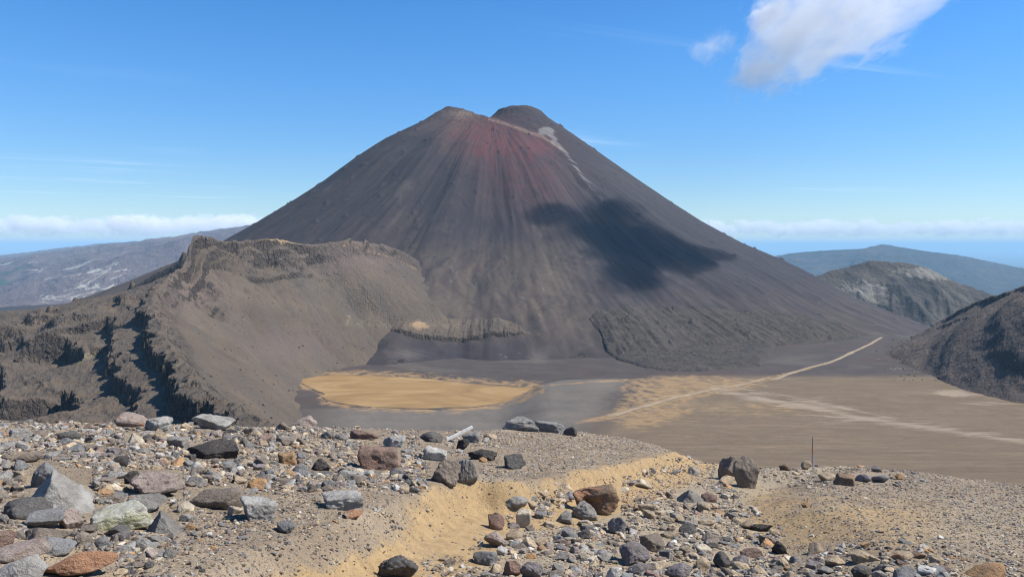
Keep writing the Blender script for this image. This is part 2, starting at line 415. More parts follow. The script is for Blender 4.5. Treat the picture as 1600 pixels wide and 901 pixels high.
def far_ground():
    m, t, bc, nm = material('plain_scrub')
    pos = t.pos()
    n = t.noise(t.vscale(pos, (.0007, .00042, 0)), 1.0, 6, .62, dist=.5)
    c = t.ramp(n, [(.3, (.060, .062, .055)), (.5, (.105, .090, .078)), (.7, (.150, .120, .098))])
    sand = t.noise(t.vscale(pos, (.0021, .0010, 0)), 1.0, 5, .62, dist=1.1)
    big = t.noise(pos, .00016, 2, .5)
    c = t.mix(t.math('MULTIPLY', t.mr(sand, .565, .60), t.mr(big, .40, .55, 0, .9)), c, (.42, .38, .31))
    c = t.mix(t.mr(t.noise(t.vscale(pos, (.0005, .0003, 0)), 1.0, 3, .5), .60, .64, 0, .9), c, (.035, .055, .042))
    c = t.mix(t.fac('forest'), c, (.035, .052, .045))
    t.put(bc, c); t.put(nm, t.bump(n, 150, .5))
    X, Y, U = fan(-1.1, 1.1, 260, 1500, 4.0e5, 340)
    Z = np.where(Y < 1e9, -770.0, 0) + 22*fbm(X/2500, Y/2500, 4, 71) - 320*sst(16000, 34000, Y) + 120*np.maximum(fbm(X/14000, Y/14000, 3, 77), 0)*sst(24000, 45000, Y)
    Z = Z + (fbm(X/8000, Y/30000, 4, 78)+.2)*260*sst(45000, 70000, Y)*(1-sst(120000, 160000, Y))
    f = sst(.12, .3, U)
    sheet('ground', X, Y, Z, m, {'forest': f}, label='hazy scrub plain reaching to the horizon')
far_ground()

def crest_hill(name, label, pts, d0, prof, mat, u0, u1, d1, d2, nu, nd, rough=0, seed=1, pale=None, back=None, wob=0):
    line = catmull([P(px, py, d) for px, py, d in pts], 6)
    X, Y, U = fan(u0, u1, nu, d1, d2, nd)
    sd, zc, al = crest_field(X, Y, line)
    s = np.abs(sd)
    if wob: s = np.maximum(s + wob*fbm(X/(wob*3), Y/(wob*3), 4, seed+5)*sst(0, wob*2, s), 0)
    Z = zc - interp(s, prof)
    if rough: Z = Z + rough*(ridged(X/(rough*9), Y/(rough*9), 5, seed)-.75)*sst(0, rough*4, s) + rough*.12*fbm(X/(rough*1.5), Y/(rough*1.5), 3, seed+2)
    if name == 'hill': Z = Z + 46*(ridged(X/150+.5*fbm(X/200, Y/200, 3, 7), Y/330, 5, 55, .55)-.72)*sst(15, 150, s)
    if name == 'hill': Z = Z + 9*fbm(X/70, Y/70, 4, 57) + 4*ridged(X/40, Y/40, 4, 58)
    px, py = project(X, Y, Z)
    at = {'pale': pale(px, py) if pale else np.zeros(X.shape)}
    return sheet(name, X, Y, Z, mat, at, label=label)

m_dist = mat_hill('dry_highland', [(.080, .060, .062), (.112, .084, .082), (.150, .112, .100)], (.30, .25, .19), .0011)
crest_hill('distant_hills', 'long hazy brown upland sloping up behind the crag',
           [(-140, 408, 26000), (0, 399, 23000), (100, 388, 20000), (165, 380, 18500), (200, 378, 17800), (245, 376, 16500), (300, 370, 15500), (345, 363, 14500), (400, 352, 13500), (520, 330, 13000)],
           0, [(0, 0), (300, 30), (1500, 190), (3500, 480), (5500, 900), (8000, 1150), (20000, 1500)], m_dist, -.85, -.05, 4500, 32000, 300, 200, 110, 21, lambda px, py: sst(400, 416, py)*.95+.15*sst(385, 400, py))
m_far = mat_hill('forest_mountain', [(.024, .030, .032), (.036, .040, .042), (.085, .066, .062)], (.16, .12, .10), .0012)
crest_hill('distant_mountain', 'broad blue hazy mountain with a small summit knob',
           [(1080, 412, 15500), (1195, 402, 15000), (1240, 395, 14800), (1290, 391, 14600), (1350, 388, 14400), (1366, 384.5, 14300), (1380, 381.5, 14200), (1400, 384.5, 14200), (1440, 391, 14000), (1500, 399, 13800), (1560, 411, 13600), (1640, 428, 13500), (1750, 450, 13400)],
           0, [(0, 0), (400, 40), (1200, 170), (2500, 400), (4200, 640), (6000, 800), (9000, 950)], m_far, .2, .95, 8000, 24000, 320, 190, 60, 33)
m_hill = mat_hill('pale_hill_rock', [(.036, .033, .034), (.060, .053, .046), (.100, .086, .068)], (.195, .178, .150), .006)
def hillpale(px, py):
    a = g2(px, py, 1345, 452, 60, 26)*.75 + g2(px, py, 1470, 430, 45, 12)*.8 + g2(px, py, 1420, 422, 40, 10)*.55 + g2(px, py, 1400, 480, 60, 22)*.3
    return np.clip(a, 0, 1)
crest_hill('hill', 'rounded rocky hill with pale scree faces beyond the saddle',
           [(1215, 452, 3150), (1262, 436, 3200), (1300, 424, 3250), (1345, 412, 3300), (1366, 407, 3320), (1392, 409, 3330), (1425, 413, 3330), (1455, 423, 3320), (1490, 439, 3300), (1530, 453, 3280), (1580, 470, 3250), (1680, 500, 3200)],
           0, [(0, 0), (40, 24), (110, 78), (200, 140), (330, 235), (520, 350), (800, 480), (1500, 760), (2500, 900)], m_hill, .28, .8, 2300, 4600, 420, 320, 34, 51, hillpale, wob=46)

# ------------------------------------------------------------------ volcano mesh (polar grid about the summit)
def volcano():
    ph = np.linspace(-math.pi, math.pi, 1101); r = np.concatenate([np.linspace(0, 300, 90), np.linspace(304, 900, 150), np.geomspace(905, 3000, 130)])
    PH, RR = np.meshgrid(ph, r)
    X = CC[0]+RR*np.sin(PH); Y = CC[1]-RR*np.cos(PH)
    Z = volcano_z(X, Y)
    px, py = project(X, Y, Z)
    front = sst(200, -60, Y-CC[1]) if False else (Y < CC[1]+60).astype(float)
    red = np.clip(1.1*g2(px, py, 768, 216, 50, 38) + .75*g2(px, py, 842, 228, 34, 22) + .5*g2(px, py, 825, 285, 70, 48) + .35*g2(px, py, 715, 200, 40, 22), 0, 1)*front
    tan = np.clip(.55*g2(px, py, 722, 178, 24, 8) + .2*g2(px, py, 700, 195, 40, 18)*.6, 0, 1)*front + np.clip(1-polyd(px, py, [(765, 186), (800, 197), (850, 215), (880, 235)])/3.5, 0, 1)*.7*front
    wl = polyd(px, py, [(845, 203), (862, 214), (885, 240), (915, 282), (955, 325)])
    white = np.clip(g2(px, py, 853, 205, 13, 7)*1.3 + g2(px, py, 866, 220, 8, 10)*.7, 0, 1)*front
    white = np.maximum(white, np.clip(1-wl/(8+.06*np.maximum(py-230, 0)), 0, 1)*interp(py, [(200, .8), (240, .66), (290, .52), (330, .3)])*front)
    jit = fbm(px/14, py/9, 3, 61)*6
    pale = np.zeros(X.shape)
    for ln in ([(850, 320), (868, 365), (872, 385), (880, 410)], [(700, 405), (712, 430), (700, 450), (660, 490), (645, 520)], [(838, 500), (846, 530), (835, 560), (850, 585)], [(800, 420), (815, 455), (822, 480), (838, 512)],
               [(900, 395), (930, 420)], [(870, 400), (850, 450), (842, 500)], [(760, 395), (745, 440), (720, 480)], [(935, 515), (945, 550), (960, 575)], [(780, 560), (835, 545)], [(640, 560), (690, 548)]):
        pale = np.maximum(pale, np.clip(1-polyd(px+jit, py, ln)/2.6, 0, 1))
    pale *= front*.62*sst(-.35, .35, fbm(px/9, py/9, 3, 63))
    pale = np.maximum(pale, (g2(px, py, 842, 560, 22, 26)*.5+g2(px, py, 640, 553, 40, 12)*.45+g2(px, py, 560, 575, 60, 8)*.3)*front)
    low = np.clip(sst(350, 430, py)*(1-sst(500, 560, py))*(1-sst(880, 1000, px))*1.0, 0, 1)*front + .35*sst(430, 470, py)*sst(900, 1000, px)*front
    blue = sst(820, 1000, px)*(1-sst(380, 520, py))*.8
    flow = np.stack([PH*1.0, RR, Z*0], -1)
    sheet('volcano', X, Y, Z, M_VOLC, {'red': red, 'tan': tan, 'white': white, 'pale': pale, 'low': low, 'blue': blue}, {'flow': flow.reshape(-1, 3)},
          label='steep dark grey volcanic cone with reddish summit slope')
volcano()

# ------------------------------------------------------------------ crater floor and the long near slope
LAKE = [(466, 594), (480, 587), (520, 585), (580, 586), (640, 589), (700, 594), (760, 599), (815, 602), (838, 603), (846, 606), (835, 613), (815, 621), (780, 630), (730, 636), (660, 638), (600, 636), (545, 632), (510, 625), (503, 619), (507, 615), (495, 610), (476, 602)]
TRAIL = [(900, 660), (950, 651), (1010, 634), (1060, 621), (1120, 608), (1190, 594), (1245, 580), (1300, 565), (1330, 551), (1360, 537), (1378, 527)]
def floor():
    X, Y, U = fan(-.8, .8, 620, 38, 2300, 520)
    Z = floor_z(X, Y)
    # low bench with a small cliff above the lake
    px, py = project(X, Y, Z)
    lk = polysd(px, py, LAKE)
    Z = Z - np.where(Y > 800, 3.6*sst(-2.5, 7, lk), 0)
    brown = sst(1000, 1060, px+.9*(py-600))*sst(583, 592, py)
    brown = np.clip(brown + .5*sst(880, 960, px+.5*(py-650))*sst(630, 660, py), 0, 1)
    td = polyd(px, py, TRAIL)
    ochre = np.clip(1.0*g2(px, py, 1085, 600, 90, 12) + .55*g2(px, py, 1025, 628, 60, 26) + .55*g2(px, py, 1000, 652, 45, 22) + .35*g2(px, py, 1200, 640, 130, 16) + .55*np.clip(1-polyd(px, py, [(860, 601), (960, 594), (1010, 594)])/3, 0, 1)
                    + 1.0*np.clip(1-td/interp(px, [(900, 4), (1010, 7), (1120, 7), (1200, 4), (1380, 2)]), 0, 1)*.8, 0, 1)
    ochre = np.maximum(ochre, np.exp(-np.maximum(-lk-2, 0)/8.0)*.55*(px < 850))
    fleck = sst(1000, 1080, px)*sst(625, 640, py)*(1-sst(690, 720, py))*(1-sst(1250, 1400, px))
    pale = np.zeros(X.shape)
    for ln, wd in (([(1115, 607), (1180, 621), (1260, 635), (1340, 652), (1450, 668), (1520, 677), (1600, 690)], 11), ([(1170, 612), (1250, 626), (1330, 640)], 4), ([(1130, 602), (1230, 618), (1300, 632), (1400, 655)], 3), ([(1000, 625), (1060, 618)], 3)):
        pale = np.maximum(pale, .9*np.clip(1-polyd(px, py, ln)/wd, 0, 1))
    pale = np.maximum(pale, .6*g2(px, py, 1340, 652, 120, 14))
    pale = np.maximum(pale, .95*g2(px, py, 1488, 614, 40, 7)); pale = np.maximum(pale, .6*g2(px, py, 1545, 630, 60, 8)); pale = np.maximum(pale, .8*g2(px, py, 1400, 576, 28, 2.5))
    lim_ = interp(U, [(-.2, 960), (-.08, 960), (-.02, 1005), (.012, 1040), (.03, 1058), (.06, 1100), (.16, 1140), (.3, 1140)])
    mound = (1-sst(-12, 4, Y-lim_))*sst(1000, 940, px+.9*(py-600))*sst(430, 560, px)
    grey = np.clip(.5*g2(px, py, 640, 556, 45, 12)+.4*g2(px, py, 842, 565, 25, 22)+.35*g2(px, py, 560, 577, 60, 7)+.42*np.clip(1-polyd(px, py, [(440, 590), (470, 603), (500, 620), (560, 634)])/5, 0, 1) + .45*np.clip(1-polyd(px, py, [(838, 604), (880, 598), (950, 595), (1005, 592)])/1.8, 0, 1), 0, 1)
    sheet('crater_floor', X, Y, Z, M_FLOOR, {'brown': brown, 'ochre': ochre, 'fleck': fleck, 'pale': pale, 'grey': grey, 'mound': mound}, label='wide sandy crater floor with ochre wash channels')
floor()

def lake_bed():
    m, t, bc, nm = material('ochre_silt', .9)
    pos = t.pos(); n = t.noise(t.vscale(pos, (.010, .016, 0)), 1.0, 7, .66, dist=1.0)
    c = t.ramp(n, [(.3, (.190, .116, .050)), (.5, (.265, .168, .073)), (.7, (.335, .228, .110))])
    e = t.mr(t.math('ADD', t.fac('edge'), t.math('MULTIPLY', t.math('SUBTRACT', t.noise(t.vscale(pos, (.02, .06, 0)), 1.0, 5, .7), .5), 1.4)), .35, .75)
    c = t.mix(t.math('MULTIPLY', e, .92), c, (.095, .074, .056))
    t.put(bc, c)
    poly = np.array([P(a, b, 1000)/1000 for a, b in LAKE]); W = poly*(FLOOR/poly[:, 2:3])
    W = catmull(np.vstack([W, W[:1]]), 14)[:-1]
    nW = len(W); a = np.linspace(0, 2*math.pi, nW, endpoint=False)
    c0 = W.mean(0); rings = []
    j = 1+.045*fbm(W[:, 0]/24, W[:, 1]/24, 5, 81, .6)
    for k in np.linspace(1, 0, 26): rings.append(c0+(W-c0)*(k*j)[:, None])
    V = np.array(rings); V[..., 2] = FLOOR-.25
    nr = len(V); Fq = []
    idx = np.arange(nr*nW).reshape(nr, nW); nx = np.roll(idx, -1, 1)
    Fq = np.stack([idx[:-1], nx[:-1], nx[1:], idx[1:]], -1).reshape(-1, 4)
    px, py = project(V[..., 0], V[..., 1], V[..., 2])
    edge = np.clip(g2(px, py, 822, 598, 50, 6)*.75 + g2(px, py, 760, 598, 40, 4)*.3 + np.exp(-np.clip(polysd(px, py, LAKE), 0, 99)/3.6)*.62, 0, 1)
    o = link('lake_bed', fast_mesh('lake_bed', V.reshape(-1, 3), Fq, {'edge': edge}), m); o['kind'] = 'structure'; o['label'] = 'dry ochre lake bed on the crater floor'
lake_bed()

def drape(name, line, w0, w1, mat, label, lift=.35):
    W = []
    for a, b in line:
        q = P(a, b, 1.0); lo, hi = 600.0, 2000.0
        ds = np.linspace(650, 1900, 900); g = ground_z(q[0]*ds, ds); k = np.argmax(q[2]*ds < g); W.append(q*ds[k])
    L = catmull(W, 14); tg = np.gradient(L, axis=0); nn = np.stack([-tg[:, 1], tg[:, 0]], -1); nn /= np.linalg.norm(nn, axis=1)[:, None]
    wd = np.linspace(w0, w1, len(L))*(1+.7*fbm(np.arange(len(L))/5.0, np.zeros(len(L)), 4, 9))
    cols = np.linspace(-1, 1, 5)
    X = L[:, 0:1]+nn[:, 0:1]*wd[:, None]*cols; Y = L[:, 1:2]+nn[:, 1:2]*wd[:, None]*cols
    Z = np.maximum(floor_z(X, Y), volcano_z(X, Y))+lift
    return sheet(name, X, Y, Z, mat, label=label)
m_trail, t, bc, nm = material('worn_track'); n = t.noise(t.pos(), .06, 5, .65)
t.put(bc, t.ramp(n, [(.3, (.22, .168, .110)), (.7, (.32, .25, .170))]))
drape('trail', TRAIL[1:], 4.2, 3.2, m_trail, 'pale walking track crossing the crater floor to the saddle')

def lava_flow():
    X, Y, U = fan(.06, .52, 520, 1180, 2100, 330)
    g = np.maximum(floor_z(X, Y), volcano_z(X, Y)); gb = ground_z(X, Y)
    px, py = project(X, Y, gb)
    poly = [(915, 498), (935, 520), (944, 548), (965, 566), (1010, 579), (1060, 584), (1110, 583), (1160, 577), (1190, 575), (1203, 560), (1215, 541), (1290, 538), (1345, 532), (1350, 520), (1320, 508), (1250, 488), (1120, 468), (990, 470), (930, 482)]
    s = polysd(px, py+fbm(X/45, Y/45, 4, 91)*3.0, poly)
    s2 = polysd(px, py, [(915, 498), (935, 520), (944, 548), (965, 566), (1010, 579), (1060, 584), (1110, 583), (1160, 577), (1190, 575), (1203, 560), (1215, 541), (1290, 538), (1345, 532), (1350, 520), (1350, 380), (900, 380)])
    up = 1-sst(515, 470, py)
    lobe = sst(0, 5, s)*sst(0, 26, s)**.25
    rough = ridged(X/30, Y/30, 5, 93, .6)-.72
    Z = g - 3 + lobe*(3+up*(9+3.2*rough)) + lobe*up*fbm(X/7, Y/7, 3, 97)*.9
    global LV_; LV_ = (X, Y, Z, lobe*up)
    sheet('lava_flow', X, Y, Z, M_LAVA, label='dark rough lava lobe spread below the cone')
lava_flow()

# ------------------------------------------------------------------ left ridge with the crag and crater wall
def steps(s, lst, soft=1.5):
    z = 0
    for s0, h in lst: z = z + h*sst(s0-soft, s0+soft, s)
    return z
def left_ridge():
    pts = [(720, 452, 1700), (690, 427, 1705), (660, 411, 1695), (630, 393, 1675), (595, 382, 1650), (560, 377, 1625), (540, 375, 1605), (500, 381, 1570), (465, 380, 1540), (430, 373, 1505), (395, 376, 1470), (350, 377, 1430), (322, 370, 1395), (302, 368, 1375),
           (288, 414, 1310), (276, 424, 1270), (250, 446, 1150), (238, 470, 1020), (250, 510, 880), (275, 555, 740), (310, 598, 620), (370, 640, 520), (430, 675, 440), (520, 760, 330)]
    line = catmull([P(*p) for p in pts], 8)
    X, Y, U = fan(-.80, .0, 900, 330, 2050, 660)
    wx = 10*fbm(X/70, Y/70, 4, 101); wy = 10*fbm(X/70, Y/70, 4, 105)
    sd, zc, al = crest_field(X+wx*.6, Y+wy*.6, line, True)
    sd = -sd if False else sd
    # walking from the far end towards us: crater side is on the LEFT of the walk, so flip
    s = -sd
    LA = np.array([0]+list(np.cumsum(np.hypot(*np.diff(line[:, :2], axis=0).T))))
    crag = LA[13*8]; knee = LA[15*8]
    rug = fbm(X/22, Y/22, 5, 111, .6); rug2 = ridged(X/40, Y/40, 5, 113, .55)-.7
    # crater side
    sr = np.maximum(s, 0)
    m1 = sst(LA[6*8], LA[9*8], al)*(1-sst(knee, knee+120, al))          # cliff bands under the crag
    srn = sr + rug*9 + 13*fbm(X/85, Y/85, 4, 114)
    low_ = sst(28, 75, sr)
    m1 = m1*(.75+(.9*sst(-.35, .25, fbm(X/55, Y/55, 3, 115))-.5)*(1-low_))
    up = m1*(steps(srn, [(9, 15), (27, 13)], 3.2) + (.45+(.9*sst(-.1, .2, fbm(X/90, Y/90, 3, 117))-.45)*(1-sst(75, 150, sr)))*steps(srn, [(62, 9)], 2.5))
    env = np.full(X.shape, -1e9); XX, YY = X+wx*.6, Y+wy*.6
    for a, b in zip(line[:-1:3], np.vstack([line[3::3], line[-1:]])):
        dx, dy = b[0]-a[0], b[1]-a[1]; q = np.clip(((XX-a[0])*dx+(YY-a[1])*dy)/(dx*dx+dy*dy+1e-9), 0, 1)
        env = np.maximum(env, a[2]+q*(b[2]-a[2]) - .65*np.hypot(XX-a[0]-q*dx, YY-a[1]-q*dy))
    zr = env*sst(0, 25, sr) + (zc-.65*sr)*(1-sst(0, 25, sr)) - up - 10*sst(0, 40, sr)*(1-m1)
    zr = zr + (rug2*1.6*sst(5, 60, sr) + rug*1.4)*(1-.6*sst(60, 110, sr))*(.6+.6*m1*(1-sst(30, 110, sr)))
    zr = zr + 1.8*fbm((X*.78+Y*.62)/24, (Y*.78-X*.62)/160, 4, 119)*sst(20, 90, sr)
    # outer side
    so = np.maximum(-s, 0)
    near = sst(knee-30, knee+200, al)
    cl = fbm(X/120, Y/120, 3, 121)
    son = so + rug*16 + 22*fbm(X/75, Y/75, 3, 123)
    g1 = sst(-.15, .25, fbm(al/90, so/300, 3, 125)); g2_ = sst(-.2, .2, fbm(al/80+9, so/300, 3, 127)); g3 = sst(-.25, .1, fbm(al/100-7, so/260, 3, 129))
    ledges = g1*steps(son, [(13, 14)], 1.3) + g2_*steps(son, [(46, 16)], 1.5) + g3*steps(son, [(88, 18)], 1.7) + g1*steps(son, [(150, 13)], 3)
    nearE = sst(knee+40, knee+330, al)
    ledges = ledges + .8*nearE*((1-g1)*steps(son, [(11, 14)], 1.3) + (1-g2_)*.6*steps(son, [(40, 15)], 1.5))
    zo_near = zc - (.12*so + ledges*(.7+.8*nearE) - 9*sst(120, 230, so))
    zo_crag = zc - (steps(so+rug*4, [(4, 58), (14, 10)], 3.2)*(1-sst(knee-10, knee+40, al)) + interp(so, [(0, 0), (110, 42), (190, 66), (290, 80), (500, 96), (900, 160)]))
    zo_wall = zc - .28*so
    iscr = sst(crag-60, crag-12, al)
    zo = zo_wall*(1-iscr)+iscr*(zo_crag*(1-near)+near*zo_near)
    zo = zo + (rug2*6.5*sst(10, 50, so)*near + rug*2.0)
    Z = np.where(s > 0, zr, zo)
    # crest rock knobs
    Z = Z + np.maximum(fbm(X/18, Y/18, 4, 131)+.05, 0)*9*np.exp(-(s/16)**2)*sst(LA[6*8], LA[10*8], al)
    Z = Z + np.maximum(fbm(X/16, Y/16, 4, 133), 0)*14*np.exp(-((s-4)/14)**2)*(1-sst(LA[5*8], LA[7*8], al))*sst(LA[3*8], LA[4*8], al)
    # scattered outcrops on the outer slope
    oc = fbm(X/48, Y/48, 3, 135); Z = Z + np.maximum(oc-.22, 0)*70*sst(60, 140, so)*(1-.3*near)*(.5+.5*rug2+.4)
    gx, gy = np.gradient(Z, axis=1)/np.maximum(np.abs(np.gradient(X, axis=1)), .1), np.gradient(Z, axis=0)/np.maximum(np.gradient(Y, axis=0), .1)
    stp = sst(.55, 1.1, np.hypot(gx, gy))
    blocky = fbm(X/13+1.5*fbm(X/17, Y/17, 3, 137), Y/13, 4, 138, .6)*1.3; blocky = .6*np.round(blocky*2.6)/2.6+.4*blocky
    Z = Z + (blocky*2.6 + fbm(X/4, Y/4, 3, 139)*1.6)*np.maximum(sst(.85, 1.5, np.hypot(gx, gy))*np.where(s > 0, 1-sst(55, 100, sr), 1), .06*sst(0, 40, so)*near) + fbm(X/5, Y/5, 3, 140)*.35
    Z = np.maximum(Z, -400)
    px, py = project(X, Y, Z)
    tan = np.clip(.95*g2(px, py, 440, 377, 45, 6) + .8*np.clip(1-polyd(px, py, [(535, 384), (570, 390), (620, 405), (650, 420)])/3, 0, 1) + .6*g2(px, py, 648, 505, 14, 7) + .5*g2(px, py, 545, 497, 10, 14) + .5*np.clip(1-polyd(px, py, [(255, 478), (285, 498), (315, 512)])/5, 0, 1) + .35*g2(px, py, 40, 512, 80, 12) + .5*g2(px, py, 265, 630, 60, 40)*.6, 0, 1)
    yel = np.clip(.8*g2(px, py, 105, 555, 65, 14) + .5*g2(px, py, 560, 505, 90, 14), 0, 1)
    moss = .9*g2(px, py, 120, 565, 14, 3.0)
    pur = np.clip(g2(px, py, 560, 400, 120, 22)*.7 + g2(px, py, 300, 460, 60, 30)*.6 + .5*g2(px, py, 460, 540, 60, 25), 0, 1)
    flow = np.stack([np.where(s > 0, X*.78+Y*.62, al), np.where(s > 0, Y*.78-X*.62, np.abs(s)), Z*0], -1)
    sheet('rocky_ridge', X, Y, Z, M_RIDGE, {'tan': tan, 'yellow': yel, 'moss': moss, 'purple': pur, 'blend': 1-sst(20, 230, al)}, {'flow': flow.reshape(-1, 3)}, label='rugged ridge and crater wall rising to a dark crag')
    return X, Y, Z
LR = left_ridge()

def bench():
    X, Y, U = fan(-.19, .06, 330, 1180, 1750, 200)
    g = np.maximum(floor_z(X, Y), volcano_z(X, Y)); gb = ground_z(X, Y)
    px, py = project(X, Y, gb)
    poly = [(600, 518), (650, 527), (700, 531), (740, 532), (785, 528), (822, 524), (838, 522), (800, 505), (740, 492), (660, 488), (600, 495)]
    rug = fbm(X/11, Y/11, 4, 141)
    s = polysd(px, py+rug*2.2, poly); back = 1-sst(517, 496, py)
    Z = g - 3 + sst(0, 2.4, s)*sst(845, 800, px)*(3+9*sst(505, 520, py+0*s)*0+8*(1-sst(522, 490, py))) + 0
    Z = g - 3 + sst(0, 2.6, s)*(3+sst(840, 790, px)*7*sst(492, 512, py)*sst(595, 640, px)) + rug*1.8*sst(0, 3, s)
    z0 = np.zeros(X.shape)
    sheet('rock_bench', X, Y, Z, M_RIDGE, {'tan': .8*g2(px, py, 655, 512, 22, 10)+.25*g2(px, py, 760, 512, 80, 8), 'yellow': .5*g2(px, py, 700, 510, 90, 10), 'moss': z0, 'purple': z0}, {'flow': np.stack([X, Y, z0], -1).reshape(-1, 3)}, label='low rock bench with a small cliff above the lake bed')
bench()

# ------------------------------------------------------------------ right ridge
def right_ridge():
    pts = [(1760, 372, 1110), (1690, 408, 1190), (1640, 430, 1250), (1600, 446, 1310), (1570, 457, 1355), (1535, 468, 1410), (1505, 482, 1480), (1480, 497, 1550), (1455, 512, 1600), (1435, 523, 1680), (1405, 532, 1740)]
    line = catmull([P(*p) for p in pts], 8)
    X, Y, U = fan(.38, .86, 620, 640, 2300, 460)
    wx = 6*fbm(X/80, Y/80, 4, 151)
    sd, zc, al = crest_field(X+wx, Y+wx*.5, line, True)
    s = -sd                                                     # positive on the crater side (walking away, crater is on the left)
    rug = fbm(X/20, Y/20, 5, 153, .6); rug2 = ridged(X/45, Y/45, 5, 155, .55)-.7
    sc_ = np.maximum(s, 0); sn = sc_ + rug*15 + 18*fbm(X/80, Y/80, 3, 157)
    g1 = sst(-.3, .1, fbm(al/110, sc_/300, 3, 159)); g2_ = sst(-.2, .15, fbm(al/90+5, sc_/300, 3, 161))*(1-sst(420, 620, al))
    zi = zc - (interp(sc_, [(0, 0), (60, 35), (130, 75), (205, 119), (300, 174), (700, 450), (1500, 1000)]) + g1*steps(sn, [(9, 9)], 2.2) + g2_*steps(sn, [(52, 4)], 3))
    zi = zi + rug2*3.5*sst(4, 50, sc_) + rug*1.5 + fbm(X/6, Y/6, 3, 163)*.4
    zo = zc - .6*np.maximum(-s, 0) + rug*2
    Z = np.where(s > 0, zi, zo)
    Z = Z + np.maximum(fbm(X/16, Y/16, 4, 165)+.05, 0)*7*np.exp(-(s/18)**2)
    blocky = np.round(perlin(X/7+2*fbm(X/9, Y/9, 2, 167), Y/7, 168)*2.2)/2.2; Z = Z + (blocky*1.3*sst(.25, .6, rug2+.3) + fbm(X/4, Y/4, 3, 169)*.5)
    Z = np.maximum(Z, -420); global RR_
    RR_ = (X, Y, Z)
    px, py = project(X, Y, Z); z0 = np.zeros(X.shape)
    sheet('right_ridge', X, Y, Z, M_RIDGE, {'tan': .25*g2(px, py, 1590, 490, 60, 20), 'yellow': z0, 'moss': z0, 'purple': z0+.35}, {'flow': np.stack([al, np.abs(s), z0], -1).reshape(-1, 3)}, label='boulder strewn spur descending to the saddle')
    return line
RRL = right_ridge()
#@@FOREGROUND@@
# ------------------------------------------------------------------ air and clouds
def haze():
    x0, x1, y0, y1, z0, z1 = -320000, 320000, -3000, 420000, -1500, 446
    bm = bmesh.new(); bmesh.ops.create_cube(bm, size=1)
    for v in bm.verts: v.co = ((x0+x1)/2+v.co.x*(x1-x0), (y0+y1)/2+v.co.y*(y1-y0), (z0+z1)/2+v.co.z*(z1-z0))
    me = bpy.data.meshes.new('haze'); bm.to_mesh(me); bm.free()
    m = bpy.data.materials.new('air'); m.use_nodes = True; t = NT(m.node_tree); t.n.clear()
    v = t.new('ShaderNodeVolumePrincipled'); v.inputs['Color'].default_value = (.46, .76, 1.0, 1); v.inputs['Density'].default_value = HAZE
    v.inputs['Anisotropy'].default_value = 0.0
    o = t.new('ShaderNodeOutputMaterial'); t.l.new(v.outputs[0], o.inputs['Volume'])
    h = link('haze', me, m); h['kind'] = 'stuff'; h['label'] = 'thin blue air haze over the distance'
HAZE = 2.9e-5
haze()

def cloud(name, blobs, nscale, amp, dens, rate, kind=None, label=None, cat=None, group=None, soft=.22, squash=1.0, bias=0.0, deep=1.0):
    b = np.array(blobs, float); lo = (b[:, :3]-b[:, 3:4]*np.array([1, deep, squash])*1.12).min(0); hi = (b[:, :3]+b[:, 3:4]*np.array([1, deep, squash])*1.12).max(0)
    c0 = (lo+hi)/2
    bm = bmesh.new(); bmesh.ops.create_cube(bm, size=1)
    for v in bm.verts: v.co = Vector([float(v.co[i]*(hi[i]-lo[i])) for i in range(3)])
    me = bpy.data.meshes.new(name); bm.to_mesh(me); bm.free()
    m = bpy.data.materials.new(name+'_vapour'); m.use_nodes = True; t = NT(m.node_tree); t.n.clear()
    p = t.objco(); f = None
    for bx, by, bz, r in b:
        q = t.vadd(p, (c0[0]-bx, c0[1]-by, c0[2]-bz)); q = t.vscale(q, (1/r, 1/(r*deep), 1/(r*squash)))
        n = t.new('ShaderNodeVectorMath', operation='LENGTH'); t.put(n.inputs[0], q)
        d = t.math('SUBTRACT', 1.0, n.outputs['Value']); f = d if f is None else t.math('SMOOTH_MAX', f, d, .25)
    nz = t.noise(t.vscale(p, (1, 1/deep, 1)), nscale, 7, .64, dist=.35)
    v = t.math('ADD', f, t.math('MULTIPLY', t.math('SUBTRACT', nz, .5), amp))
    v = t.math('ADD', v, bias)
    dn = t.math('MULTIPLY', t.mr(v, 0, soft), dens)
    pv = t.new('ShaderNodeVolumePrincipled'); pv.inputs['Color'].default_value = (1, 1, 1, 1); t.put(pv.inputs['Density'], dn); pv.inputs['Anisotropy'].default_value = 0.0
    o = t.new('ShaderNodeOutputMaterial'); t.l.new(pv.outputs[0], o.inputs['Volume'])
    try: m.cycles.volume_step_rate = rate
    except Exception: m.volume_step_rate = rate
    ob = link(name, me, m); ob.location = [float(q) for q in c0]
    if kind: ob['kind'] = kind
    if label: ob['label'] = label
    if cat: ob['category'] = cat
    if group: ob['group'] = group
    return ob
def cb(px, py, d, rpx): q = P(px, py, d); return (q[0], q[1], q[2], rpx/F_PX*d)
D1 = 3300
cloud('cloud', [cb(1294, 18, D1, 53), cb(1246, 60, D1, 45), cb(1324, 42, D1, 48), cb(1369, 22, D1, 40), cb(1212, 92, D1, 33), cb(1182, 118, D1, 26), cb(1402, 30, D1, 29), cb(1274, 82, D1, 29), cb(1309, -30, D1, 65), cb(1369, -22, D1, 40), cb(1224, 30, D1, 31)],
      .0100, 4.8, .0026, .3, None, 'large bright white cumulus cloud with a ragged lower left tail', 'cloud', soft=.5, bias=.14, deep=4.0)
cloud('cloud', [cb(1116, 72, D1, 24), cb(1094, 77, D1, 18), cb(1136, 66, D1, 12)], .018, 3.9, .0026, .4, None, 'small wispy cloudlet left of the large cumulus cloud', 'cloud', soft=.8, bias=.0, deep=2.0)
